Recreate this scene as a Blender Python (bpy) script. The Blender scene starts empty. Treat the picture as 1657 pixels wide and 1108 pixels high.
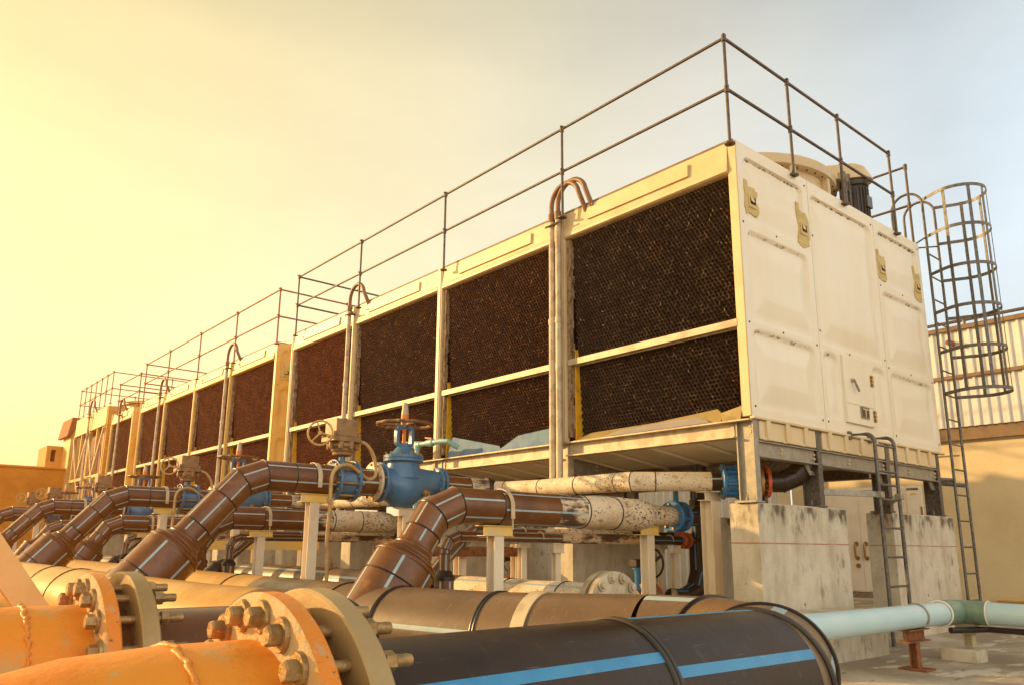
import bpy, math, random
from mathutils import Vector, Matrix
rnd = random.Random(7)
PI = math.pi
sc = bpy.context.scene
COL = sc.collection
GZ = 0.13                                     # ground level; the tower's near bottom corner stands over x = y = 0

# ------------------------------------------------------------------ materials
def mat(name, c1, c2=None, scale=6.0, lo=.4, hi=.65, rough=.6, metal=0.0, bump=0.0, bscale=40.0, stretch=(1, 1, 1),
        c3=None, scale3=20.0, lo3=.6, hi3=.68, detail=6, stretch3=(1, 1, 1), rough2=None, spec=.5, off=0.0, extra=()):
    m = bpy.data.materials.new(name); m.use_nodes = True
    nt = m.node_tree; N = nt.nodes; L = nt.links
    b = N['Principled BSDF']
    b.inputs['Roughness'].default_value = rough; b.inputs['Metallic'].default_value = metal
    b.inputs['Specular IOR Level'].default_value = spec
    b.inputs['Base Color'].default_value = (*c1, 1)
    tc = N.new('ShaderNodeTexCoord')
    def noise(sc_, st, det=detail, o=0.0):
        mp = N.new('ShaderNodeMapping'); mp.inputs['Scale'].default_value = st
        mp.inputs['Location'].default_value = (o + off, o * .7 + off, o * 1.3)
        L.new(tc.outputs['Object'], mp.inputs['Vector'])
        n = N.new('ShaderNodeTexNoise'); n.inputs['Scale'].default_value = sc_; n.inputs['Detail'].default_value = det
        n.inputs['Roughness'].default_value = .62
        L.new(mp.outputs['Vector'], n.inputs['Vector']); return n
    def mixc(fac, a, bcol):
        mx = N.new('ShaderNodeMix'); mx.data_type = 'RGBA'
        L.new(fac, mx.inputs[0])
        if isinstance(a, tuple): mx.inputs[6].default_value = (*a, 1)
        else: L.new(a, mx.inputs[6])
        mx.inputs[7].default_value = (*bcol, 1); return mx.outputs[2]
    def rng(src, l, h):
        r = N.new('ShaderNodeMapRange'); r.interpolation_type = 'SMOOTHSTEP'
        r.inputs[1].default_value = l; r.inputs[2].default_value = h
        L.new(src, r.inputs[0]); return r.outputs[0]
    col = None
    if c2:
        f = rng(noise(scale, stretch).outputs[0], lo, hi); col = mixc(f, c1, c2)
        if rough2 is not None:
            r = N.new('ShaderNodeMapRange'); r.inputs[3].default_value = rough; r.inputs[4].default_value = rough2
            L.new(f, r.inputs[0]); L.new(r.outputs[0], b.inputs['Roughness'])
    if c3:
        f = rng(noise(scale3, stretch3, 5, 3.7).outputs[0], lo3, hi3); col = mixc(f, col if col else c1, c3)
    for q, (ec, es, el, eh, est) in enumerate(extra):
        f = rng(noise(es, est, 6, 7.3+2.1*q).outputs[0], el, eh); col = mixc(f, col if col else c1, ec)
    if col: L.new(col, b.inputs['Base Color'])
    if bump:
        bn = N.new('ShaderNodeBump'); bn.inputs['Strength'].default_value = bump; bn.inputs['Distance'].default_value = .02
        L.new(noise(bscale, (1, 1, 1), 5, 1.9).outputs[0], bn.inputs['Height']); L.new(bn.outputs[0], b.inputs['Normal'])
    return m

def grime(m, attr, col, lo=.15, hi=.6, nscale=14, namp=.8, st=(1, 1, 1)):
    """stains with a shape of their own, carried by a mesh attribute and broken up by noise"""
    nt = m.node_tree; N = nt.nodes; L = nt.links; b = N['Principled BSDF']
    at = N.new('ShaderNodeAttribute'); at.attribute_name = attr
    tc = N.new('ShaderNodeTexCoord'); n = N.new('ShaderNodeTexNoise'); n.inputs['Scale'].default_value = nscale; n.inputs['Detail'].default_value = 5
    mp = N.new('ShaderNodeMapping'); mp.inputs['Scale'].default_value = st; L.new(tc.outputs['Object'], mp.inputs[0]); L.new(mp.outputs[0], n.inputs['Vector'])
    ml = N.new('ShaderNodeMath'); ml.operation = 'MULTIPLY_ADD'; L.new(n.outputs[0], ml.inputs[0]); ml.inputs[1].default_value = namp * 2; ml.inputs[2].default_value = -namp * .75
    mu = N.new('ShaderNodeMath'); mu.operation = 'MULTIPLY'; mu.use_clamp = True
    L.new(at.outputs['Fac'], mu.inputs[0]); L.new(ml.outputs[0], mu.inputs[1])
    r = N.new('ShaderNodeMapRange'); r.interpolation_type = 'SMOOTHSTEP'; r.inputs[1].default_value = lo; r.inputs[2].default_value = hi
    L.new(mu.outputs[0], r.inputs[0])
    mx = N.new('ShaderNodeMix'); mx.data_type = 'RGBA'; L.new(r.outputs[0], mx.inputs[0])
    src = b.inputs['Base Color'].links[0].from_socket if b.inputs['Base Color'].links else None
    if src: L.new(src, mx.inputs[6])
    else: mx.inputs[6].default_value = b.inputs['Base Color'].default_value
    mx.inputs[7].default_value = (*col, 1)
    L.new(mx.outputs[2], b.inputs['Base Color'])
    return m

M = {}
M['cream'] = grime(mat('cream_paint', (.80, .72, .56), (.75, .65, .47), 1.6, .35, .75, .40, 0, .06, 25, (1, 1, .35), c3=(.58, .44, .24), scale3=5, lo3=.66, hi3=.85, stretch3=(6, 6, .25), extra=[((.5, .36, .17), 3, .72, .85, (5, 1, .35))]),
                   'dirt', (.05, .028, .012), .12, .42, 20, .9)
M['cream_clean'] = mat('cream_trim', (.68, .53, .31), (.60, .44, .23), 2.5, .4, .75, .45, 0, .06, 30, c3=(.34, .22, .09), scale3=9, lo3=.68, hi3=.82, stretch3=(4, 4, .5))
M['yellow'] = mat('ochre_caulk', (.80, .42, .02), (.56, .28, .02), 9, .45, .7, .5, 0, .15, 40, c3=(.3, .13, .03), scale3=22, lo3=.66, hi3=.74)
M['ochre_cap'] = mat('ochre_cap_paint', (.80, .52, .12), (.66, .5, .26), 5, .5, .56, .5, 0, .1, 30, c3=(.3, .16, .05), scale3=16, lo3=.68, hi3=.76)
M['edge'] = mat('weathered_edge', (.36, .25, .14), (.15, .09, .05), 30, .42, .62, .85, 0, .5, 60, (1, 1, .4))
M['fill'] = mat('fill_brown', (.024, .013, .008), (.045, .025, .013), 9, .4, .7, .7)
M['fill_rim'] = mat('fill_rim', (.085, .048, .023), (.035, .02, .011), 5, .35, .65, .6, c3=(.15, .09, .045), scale3=60, lo3=.66, hi3=.76)
M['fill_scale'] = mat('fill_scale_deposit', (.42, .27, .12), rough=.6)
M['fill_wash_mid'] = mat('fill_washed_middle', (.045, .017, .007), (.08, .028, .01), 9, .4, .7, .7)  # same fill with a little of the orange light wash mixed into its colour
M['fill_rim_wash_mid'] = mat('fill_rim_washed_middle', (.12, .046, .017), (.055, .02, .008), 5, .35, .65, .6, c3=(.28, .14, .05), scale3=60, lo3=.66, hi3=.72)
M['fill_scale_brown'] = mat('fill_brown_deposit', (.42, .23, .08), rough=.6)
M['fill_wash_red'] = mat('fill_washed_red', (.12, .024, .004), (.19, .046, .007), 9, .4, .7, .7)  # same fill, the strong orange light wash of the left painted in
M['fill_rim_wash_red'] = mat('fill_rim_wash_red', (.21, .055, .010), (.11, .025, .005), 5, .35, .65, .6, c3=(.45, .21, .05), scale3=60, lo3=.64, hi3=.7)
M['dark'] = mat('dark_void', (.012, .009, .007), rough=.9)
M['gal'] = mat('galvanised_steel', (.34, .31, .25), (.27, .245, .20), 14, .4, .6, .5, .35, .05, 60, c3=(.44, .39, .30), scale3=40, lo3=.62, hi3=.72, stretch3=(1, 1, .3))
M['gal_white'] = mat('whitish_galvanised_steel', (.54, .45, .31), (.38, .30, .19), 7, .4, .65, .5, .1, .1, 50, c3=(.28, .15, .06), scale3=18, lo3=.66, hi3=.76, stretch3=(1, 1, .4))
M['gal_dark'] = mat('dark_galvanised_steel', (.15, .145, .13), (.085, .08, .072), 30, .4, .62, .5, .5, .06, 60)  # ladder grey; on inner posts and beams it paints in the under-tower shade
M['post_white'] = mat('cream_painted_post', (.78, .66, .47), (.64, .50, .32), 5, .4, .7, .55, 0, .1, 40, (1, 1, .4), c3=(.36, .2, .08), scale3=16, lo3=.66, hi3=.76, stretch3=(1, 1, .4))
M['rail'] = mat('rail_steel', (.11, .088, .068), (.075, .052, .038), 14, .4, .65, .5, .3)
M['rail_red'] = mat('rail_steel_rusty', (.36, .12, .04), (.25, .07, .02), 14, .4, .65, .6, .1)
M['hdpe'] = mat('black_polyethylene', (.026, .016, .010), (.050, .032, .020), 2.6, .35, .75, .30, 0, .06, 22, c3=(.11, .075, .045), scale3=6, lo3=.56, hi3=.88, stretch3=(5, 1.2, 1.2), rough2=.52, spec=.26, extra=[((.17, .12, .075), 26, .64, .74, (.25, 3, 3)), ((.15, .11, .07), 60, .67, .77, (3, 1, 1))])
M['hdpe_dust_lit'] = mat('dusty_lit_polyethylene', (.185, .115, .058), (.11, .066, .034), 2.2, .35, .75, .27, 0, .06, 12, c3=(.27, .185, .10), scale3=18, lo3=.56, hi3=.8, stretch3=(1, 3, 1), rough2=.48, extra=[((.05, .032, .02), 30, .66, .74, (1, 3, 1)), ((.34, .25, .15), 50, .66, .75, (2, .4, 2))])  # dust, plus the tan of low sunlight put into the black pipe's colour
M['hdpe_sunlit'] = mat('sunlit_dusty_polyethylene', (.58, .30, .03), (.40, .19, .02), 2.2, .35, .75, .28, 0, .06, 12, c3=(.64, .38, .08), scale3=18, lo3=.56, hi3=.8, stretch3=(1, 3, 1), rough2=.46, extra=[((.1, .05, .02), 30, .68, .74, (1, 3, 1))])  # dusty black pipe with golden sunlight painted into the base colour
M['hdpe_dust_wash'] = mat('dusty_orange_wash_polyethylene', (.185, .068, .017), (.105, .036, .009), 3.0, .35, .75, .27, 0, .06, 16, c3=(.30, .135, .042), scale3=9, lo3=.56, hi3=.85, rough2=.44, extra=[((.36, .19, .07), 34, .67, .75, (1.5, 1.5, .6)), ((.04, .016, .006), 22, .7, .76, (1, 1, 1))])  # brown dust, with the warm orange light wash painted in as well
M['seam'] = mat('weld_bead_plastic', (.022, .014, .01), rough=.35)
M['stripe'] = mat('blue_stripe', (.03, .23, .47), (.05, .28, .50), 6, .3, .7, .42, 0, 0, c3=(.2, .3, .36), scale3=14, lo3=.62, hi3=.75, extra=[((.1, .12, .12), 40, .68, .74, (1, 1, 1))])
M['stripe_lit'] = mat('sunlit_blue_stripe', (.30, .44, .47), (.42, .50, .48), 8, .3, .7, .45, extra=[((.2, .14, .09), 22, .62, .72, (1, 1, 1))])  # lit copy of the blue stripe, paled as if by sun
M['coat'] = mat('peeling_white_coating', (.78, .64, .45), (.60, .44, .26), 4, .42, .72, .7, 0, .4, 50, c3=(.40, .25, .13), scale3=9, lo3=.58, hi3=.72, extra=[((.075, .045, .03), 46, .60, .64, (.6, 1, 1)), ((.05, .03, .02), 90, .62, .66, (.7, 1, 1))])
M['coat_speck'] = mat('speckled_white_coating', (.80, .66, .46), (.62, .46, .28), 4, .42, .72, .7, 0, .4, 50, c3=(.42, .27, .14), scale3=9, lo3=.58, hi3=.72, extra=[((.06, .037, .026), 46, .565, .595, (.7, 1, 1)), ((.05, .03, .02), 95, .59, .62, (.7, 1, 1))])
M['coat_part'] = mat('worn_white_coating', (.085, .042, .024), (.72, .56, .37), 5, .45, .6, .62, 0, .25, 40, stretch=(.7, 2.2, 2.2), extra=[((.08, .045, .03), 44, .58, .62, (.5, 1, 1)), ((.5, .36, .2), 14, .6, .7, (1, 1, 1))])
M['strap'] = mat('strap_metal', (.62, .5, .32), (.45, .34, .2), 9, .4, .7, .45, .1, .08, 40)
M['blue'] = mat('blue_enamel', (.055, .155, .29), (.085, .20, .31), 5, .35, .75, .30, 0, .12, 34, c3=(.24, .19, .11), scale3=9, lo3=.64, hi3=.8, extra=[((.02, .05, .09), 22, .66, .75, (1, 1, .6)), ((.35, .2, .07), 40, .71, .75, (1, 1, 1))])
M['blue_bright'] = mat('bright_blue_enamel', (.02, .20, .46), (.03, .14, .34), 7, .4, .7, .35, 0, .05, 30, c3=(.2, .14, .1), scale3=22, lo3=.68, hi3=.74)
M['orange'] = mat('orange_paint', (.80, .28, .018), (.70, .19, .012), 2.4, .35, .75, .5, 0, .3, 16, c3=(.60, .33, .09), scale3=3.2, lo3=.58, hi3=.68, rough2=.6, extra=[((.58, .36, .13), 26, .62, .70, (1, 1, 1)), ((.14, .05, .02), 70, .69, .73, (1, 1, 1)), ((.34, .12, .03), 12, .66, .76, (.5, 1, 2)), ((.5, .36, .18), 5, .68, .71, (1, 2, 1))])
M['orange_flange'] = mat('orange_flange_paint', (.74, .23, .015), (.66, .28, .05), 6, .4, .7, .5, 0, .3, 30, c3=(.5, .34, .16), scale3=7, lo3=.56, hi3=.64, extra=[((.22, .08, .025), 40, .62, .68, (1, 1, 1)), ((.55, .4, .2), 60, .62, .7, (1, 1, 1))])
M['rust_dust'] = mat('dust_caked_steel', (.50, .34, .16), (.60, .28, .06), 8, .5, .62, .75, 0, .5, 35, c3=(.3, .17, .07), scale3=18, lo3=.62, hi3=.7)
M['bolt'] = mat('dusty_bolt_steel', (.40, .255, .10), (.26, .15, .055), 18, .4, .65, .4, .5, .25, 60, c3=(.55, .40, .2), scale3=30, lo3=.6, hi3=.7)
M['ring'] = mat('tan_backing_ring', (.43, .30, .135), (.36, .235, .09), 5, .4, .7, .5, .2, .12, 40, c3=(.58, .30, .06), scale3=14, lo3=.68, hi3=.76, extra=[((.2, .12, .05), 30, .68, .74, (1, 1, 1))])
M['concrete'] = grime(mat('stained_concrete', (.62, .55, .42), (.46, .39, .275), 2.6, .38, .66, .9, 0, .4, 34, (1.6, 1.6, .8), c3=(.22, .175, .105), scale3=4.5, lo3=.56, hi3=.78, stretch3=(1.6, 1.6, .8), extra=[((.12, .09, .06), 16, .66, .74, (1, 1, .6)), ((.6, .53, .4), 30, .64, .72, (1, 1, .7))]),
                      'dirt', (.13, .098, .058), .1, .7, 9, 1.2, (1.3, 1.3, .6))
M['ground'] = mat('rough_concrete_slab', (.52, .45, .34), (.27, .22, .15), .9, .35, .65, .95, 0, .6, 9, (1, 1, 1), c3=(.58, .52, .40), scale3=2.6, lo3=.54, hi3=.62, stretch3=(.6, 1.8, 1), extra=[((.12, .09, .06), 5, .62, .72, (1, 2, 1)), ((.15, .11, .07), 30, .66, .72, (1, 1, 1))])
M['redline'] = mat('red_chalk_line', (.44, .14, .10), (.46, .33, .22), 5, .45, .6, .9)
M['wall_yellow'] = mat('ochre_wall_paint', (.68, .56, .35), (.60, .48, .28), 1.4, .35, .7, .85, 0, .15, 20, c3=(.36, .26, .13), scale3=1.7, lo3=.64, hi3=.85, stretch3=(1, 1, .5), extra=[((.3, .22, .12), 9, .7, .76, (1, 1.5, .5))])
M['cladding'] = mat('cream_metal_sheet', (.70, .69, .66), (.62, .60, .56), 3, .4, .7, .45, .1, 0)
M['brown'] = mat('brown_flashing', (.22, .145, .08), (.16, .1, .055), 6, .4, .7, .7)
M['door'] = mat('white_door_paint', (.82, .74, .63), (.75, .66, .54), 3, .4, .7, .5)
M['brass'] = mat('aged_brass', (.36, .23, .07), rough=.35, metal=.7)
M['putty'] = grime(mat('ochre_putty', (.60, .46, .19), (.48, .35, .13), 9, .4, .7, .8, 0, .4, 40), 'dirt', (.12, .08, .035), .2, .5, 30, .9)
M['pvc'] = mat('pale_blue_pvc', (.50, .66, .68), (.42, .60, .64), 3, .35, .75, .4, 0, .03, 20, c3=(.6, .6, .5), scale3=7, lo3=.68, hi3=.8)
M['pvc_green'] = mat('green_pvc_fitting', (.15, .24, .17), (.2, .3, .22), 8, .4, .7, .4)
M['pvc_teal'] = mat('teal_pvc', (.30, .52, .47), (.24, .45, .42), 8, .4, .7, .4)
M['rust'] = mat('rusted_steel', (.27, .10, .035), (.16, .055, .022), 16, .4, .65, .9, 0, .5, 60, c3=(.4, .18, .06), scale3=24, lo3=.6, hi3=.7)
M['actuator'] = mat('brown_casting', (.32, .185, .08), (.21, .115, .048), 9, .4, .65, .5, .1, .16, 40)
M['conduit'] = mat('tan_flexible_conduit', (.52, .34, .13), (.38, .22, .08), 18, .4, .7, .45)
M['conduit_grey'] = mat('grey_pvc_conduit', (.56, .47, .33), (.40, .30, .19), 6, .45, .6, .5, 0, .1, 30, c3=(.2, .1, .05), scale3=18, lo3=.68, hi3=.75)
M['hose_brown'] = mat('brown_hose', (.24, .12, .055), (.16, .075, .035), 9, .4, .7, .5)
M['red'] = mat('red_oxide_flange', (.58, .11, .035), (.40, .08, .03), 12, .4, .7, .5, 0, .1, 40)
M['greyiron'] = mat('grey_iron', (.30, .25, .17), (.2, .15, .1), 12, .4, .7, .55, .3, .2, 50)
M['blackiron'] = mat('black_iron', (.02, .013, .01), rough=.5)
M['motor'] = mat('dark_grey_motor', (.06, .065, .068), (.04, .042, .044), 10, .4, .7, .45, .2)
M['orange_tag'] = mat('orange_belt_cover', (.75, .27, .04), rough=.5)
M['sheet_blue'] = mat('faded_blue_sheet', (.035, .125, .27), (.08, .18, .27), 4, .45, .6, .5, 0, .05, 20, c3=(.24, .25, .2), scale3=3, lo3=.62, hi3=.72)
M['sheet_yellow'] = mat('faded_yellow_sheet', (.36, .27, .10), (.28, .2, .07), 4, .45, .7, .5, c3=(.2, .13, .05), scale3=9, lo3=.66, hi3=.78)
M['sheet_grey'] = mat('lilac_grey_sheet', (.33, .30, .28), (.40, .35, .29), 4, .45, .7, .5, c3=(.26, .14, .07), scale3=9, lo3=.68, hi3=.76)
M['handwheel'] = mat('worn_brown_handwheel', (.20, .095, .04), (.45, .27, .1), 16, .5, .62, .5, .2, .2, 50)
M['stem_orange'] = mat('orange_stem', (.7, .2, .04), rough=.5)
M['tan_steel'] = mat('tan_painted_steel', (.66, .44, .17), (.58, .36, .12), 3, .4, .7, .55, 0, .08, 20)
M['parapet'] = mat('orange_washed_plaster', (.68, .28, .03), (.52, .20, .02), 1.3, .35, .7, .9, 0, .3, 14, c3=(.3, .11, .02), scale3=3, lo3=.64, hi3=.8)  # plaster colour carries the orange glow lying over the far left
M['timber'] = mat('ribbed_casing', (.58, .32, .07), (.46, .25, .05), 3, .4, .7, .8)  # casing colour carries the painted orange glow of the distance
M['roof'] = mat('brown_roof', (.26, .085, .015), rough=.8)
M['cream_glow'] = mat('glow_tinted_casing', (.74, .49, .15), (.64, .40, .11), 2.5, .4, .75, .45, 0, .06, 30, c3=(.36, .2, .05), scale3=9, lo3=.68, hi3=.82, stretch3=(4, 4, .5))  # cream casing of the far towers, golden evening glow put into its colour
M['black'] = mat('black_plastic', (.015, .013, .012), rough=.4)
M['white'] = mat('white_sticker', (.8, .77, .7), rough=.5)

# ------------------------------------------------------------------ mesh builder
def frame(d):
    d = Vector(d).normalized()
    up = Vector((0, 0, 1)) if abs(d.z) < .95 else Vector((0, 1, 0))
    s = d.cross(up).normalized(); return d, s, s.cross(d).normalized()

class MB:
    def __init__(self): self.v = []; self.f = []; self.m = []; self.att = {}
    def quad(self, a, b, c, d, m=0):
        n = len(self.v); self.v += [Vector(a), Vector(b), Vector(c), Vector(d)]; self.f.append((n, n+1, n+2, n+3)); self.m.append(m)
    def box(self, x0, x1, y0, y1, z0, z1, m=0):
        n = len(self.v)
        self.v += [Vector((x, y, z)) for z in (z0, z1) for y in (y0, y1) for x in (x0, x1)]
        for q in ((0, 2, 3, 1), (4, 5, 7, 6), (0, 1, 5, 4), (2, 6, 7, 3), (0, 4, 6, 2), (1, 3, 7, 5)):
            self.f.append(tuple(n + i for i in q)); self.m.append(m)
        return self
    def obox(self, c, ax, ay, az, m=0):
        """box from a centre and three half-axis vectors"""
        n = len(self.v); c = Vector(c); ax, ay, az = Vector(ax), Vector(ay), Vector(az)
        self.v += [c + ax*i + ay*j + az*k for k in (-1, 1) for j in (-1, 1) for i in (-1, 1)]
        for q in ((0, 2, 3, 1), (4, 5, 7, 6), (0, 1, 5, 4), (2, 6, 7, 3), (0, 4, 6, 2), (1, 3, 7, 5)):
            self.f.append(tuple(n + i for i in q)); self.m.append(m)
        return self
    def beam(self, p, q, w, h, m=0, up=(0, 0, 1)):
        p, q = Vector(p), Vector(q); d = (q-p); l = d.length; d.normalize(); s = d.cross(Vector(up))
        if s.length < 1e-4: s = d.cross(Vector((0, 1, 0)))
        s.normalize(); u = s.cross(d)
        return self.obox((p+q)/2, d*l/2, s*w/2, u*h/2, m)
    def ring(self, pts):
        n = len(self.v); self.v += [Vector(p) for p in pts]; return list(range(n, n+len(pts)))
    def bridge(self, a, b, m=0, mats=None):
        k = len(a)
        for i in range(k):
            j = (i+1) % k
            self.f.append((a[i], a[j], b[j], b[i])); self.m.append(mats[i] if mats else m)
    def cap(self, a, m=0, flip=False):
        self.f.append(tuple(reversed(a)) if flip else tuple(a)); self.m.append(m)
    def lathe(self, p, d, prof, seg=24, m=0, cap0=True, cap1=True, rot=0.0, ms=None):
        p = Vector(p); d, s, u = frame(d); prev = None; first = None
        for i, (t, r) in enumerate(prof):
            cur = self.ring([p + d*t + (s*math.cos(rot+2*PI*k/seg) + u*math.sin(rot+2*PI*k/seg))*r for k in range(seg)])
            if prev: self.bridge(prev, cur, ms[i-1] if ms else m)
            else: first = cur
            prev = cur
        if cap0: self.cap(first, ms[0] if ms else m, True)
        if cap1: self.cap(prev, ms[-1] if ms else m)
        return self
    def tube(self, pts, r, seg=10, m=0, closed=False, caps=True):
        """round bar swept along a path with mitred corners"""
        P = [Vector(p) for p in pts]; n = len(P); cnt = n if closed else n-1
        dirs = [(P[(i+1) % n]-P[i]).normalized() for i in range(cnt)]
        _, s, u = frame(dirs[0]); fr = [(s, u)]
        for i in range(1, cnt):
            q = dirs[i-1].rotation_difference(dirs[i]); s, u = q @ s, q @ u; fr.append((s, u))
        rr = r if isinstance(r, (list, tuple)) else [r]*n; rings = []
        for i in range(n):
            k = min(i, cnt-1); ref = dirs[k]; a = dirs[i-1] if (i > 0 or closed) else ref
            nn = a+ref; nn = nn.normalized() if nn.length > 1e-5 else ref
            den = max(ref.dot(nn), .3); s, u = fr[k]; out = []
            for j in range(seg):
                o = (s*math.cos(2*PI*j/seg)+u*math.sin(2*PI*j/seg))*rr[i]; out.append(P[i]+o-ref*(o.dot(nn)/den))
            rings.append(self.ring(out))
        for i in range(n-1): self.bridge(rings[i], rings[i+1], m)
        if closed: self.bridge(rings[-1], rings[0], m)
        elif caps: self.cap(rings[0], m, True); self.cap(rings[-1], m)
        return self
    def pipe_run(self, pts, R, stripes=0, mb=0, ms=1, mseam=2, sw=1, seg=48, seed=1, bead=.007, skip=(), double=(), caps=False, off0=None):
        """large welded plastic pipe: mitred pieces, each with its own stripes, and a bead at every joint"""
        rr = random.Random(seed); P = [Vector(p) for p in pts]; n = len(P)
        dirs = [(P[i+1]-P[i]).normalized() for i in range(n-1)]
        Rs = R if isinstance(R, (list, tuple)) else [R]*n
        def ring_at(i, d, Rv):
            a, b = dirs[max(i-1, 0)], dirs[min(i, n-2)]; nn = (a+b).normalized(); _, s, u = frame(d); out = []
            for k in range(seg):
                o = (s*math.cos(2*PI*k/seg)+u*math.sin(2*PI*k/seg))*Rv; out.append(P[i]+o-d*(o.dot(nn)/d.dot(nn)))
            return out
        for i in range(n-1):
            mats = [mb]*seg
            if stripes and Rs[i] == Rs[i+1]:
                off = rr.randrange(seg) if off0 is None else off0[i % len(off0)]
                for j in range(stripes):
                    for w in range(sw): mats[int(off + j*seg/stripes + w) % seg] = ms
            a = self.ring(ring_at(i, dirs[i], Rs[i])); b = self.ring(ring_at(i+1, dirs[i], Rs[i+1]))
            self.bridge(a, b, mb, mats)
            if caps and i == 0: self.cap(a, mb, True)
            if caps and i == n-2: self.cap(b, mb)
        for i in range(1, n-1):
            if i in skip: continue
            pr = ring_at(i, dirs[i], Rs[i]+bead*.2)
            if i in double:
                for t in (-.011, .011): self.tube([p + dirs[i]*t for p in pr], bead, 6, mseam, closed=True)
            else: self.tube(pr[::2], bead, 6, mseam, closed=True)
        return self
    def bead(self, c, d, R, b=.008, m=0, seg=32):
        c = Vector(c); d, s, u = frame(d)
        return self.tube([c+(s*math.cos(2*PI*k/seg)+u*math.sin(2*PI*k/seg))*R for k in range(seg)], b, 6, m, closed=True)
    def hexbolt(self, c, d, r, h, shank, m=0, washer=True, nut=False, rot=0.0, mshank=None):
        """hex head on the -d side of c, shank running along +d; optionally a nut with thread end at the far side"""
        c = Vector(c); d = Vector(d).normalized()
        if washer: self.lathe(c - d*.012, d, [(0, r*1.5), (.004, r*1.58), (.012, r*1.58)], 18, m)
        self.lathe(c - d*(.012+h), d, [(0, r*.82), (h*.16, r), (h, r)], 6, m, rot=rot)
        self.lathe(c, d, [(0, r*.58), (shank, r*.58)], 14, m if mshank is None else mshank)
        if nut:
            e = c + d*shank
            self.lathe(e - d*nut, d, [(0, r), (h*.9, r), (h*1.05, r*.85)], 6, m, rot=rot+.3)
            self.lathe(e - d*nut + d*h, d, [(0, r*.6)] + [(t*.012, r*(.62 if t % 2 else .54)) for t in range(1, int(nut/.012)+1)], 14, m)
    def build(self, name, mats, parent=None, loc=None, angle=38, bevel=0.0, bseg=2):
        root = parent
        while root is not None and root.parent: root = root.parent
        o = Vector(root.location) if root is not None else Vector(loc if loc is not None else (0, 0, 0))
        me = bpy.data.meshes.new(name)
        me.from_pydata([tuple(p-o) for p in self.v], [], self.f)
        ml = mats if isinstance(mats, (list, tuple)) else [mats]
        for x in ml: me.materials.append(M[x] if isinstance(x, str) else x)
        me.polygons.foreach_set('material_index', self.m)
        for k, vals in self.att.items():
            vals = (list(vals) + [0.0]*len(self.v))[:len(self.v)]
            a = me.attributes.new(k, 'FLOAT', 'POINT'); a.data.foreach_set('value', vals)
        me.polygons.foreach_set('use_smooth', [True]*len(self.f))
        me.set_sharp_from_angle(angle=math.radians(angle))
        me.validate(); me.update()
        ob = bpy.data.objects.new(name, me); COL.objects.link(ob)
        if parent is not None: ob.parent = parent
        else: ob.location = o
        if bevel:
            b = ob.modifiers.new('edge', 'BEVEL'); b.width = bevel; b.segments = bseg; b.limit_method = 'ANGLE'; b.angle_limit = math.radians(40)
        return ob

def thing(name, label, cat, loc, group=None):
    o = bpy.data.objects.new(name, None); COL.objects.link(o); o.location = loc; o.empty_display_size = .1
    return tag(o, label, cat, group)
def tag(o, label, cat, group=None):
    o['label'] = label; o['category'] = cat
    if group: o['group'] = group
    return o
def struct(o): o['kind'] = 'structure'; return o
KIDS = {}
def copy_tree(o, parent=None):
    c = o.copy(); COL.objects.link(c)
    if parent is not None: c.parent = parent
    for ch in list(o.children): copy_tree(ch, c)
    return c
def dup(o, dx, label, scale=None):
    c = copy_tree(o); c.location = Vector(o.location) + Vector(dx); c['label'] = label
    return c

def arc(c, a0, a1, r, n, ex, ey):
    c, ex, ey = Vector(c), Vector(ex), Vector(ey)
    return [c + ex*r*math.cos(a0+(a1-a0)*i/n) + ey*r*math.sin(a0+(a1-a0)*i/n) for i in range(n+1)]

# ------------------------------------------------------------------ cooling towers
W = 3.92; ZB = 2.11; ZT = 4.70
def sstep(a, b, x):
    t = min(1, max(0, (x-a)/(b-a))); return t*t*(3-2*t)

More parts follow.
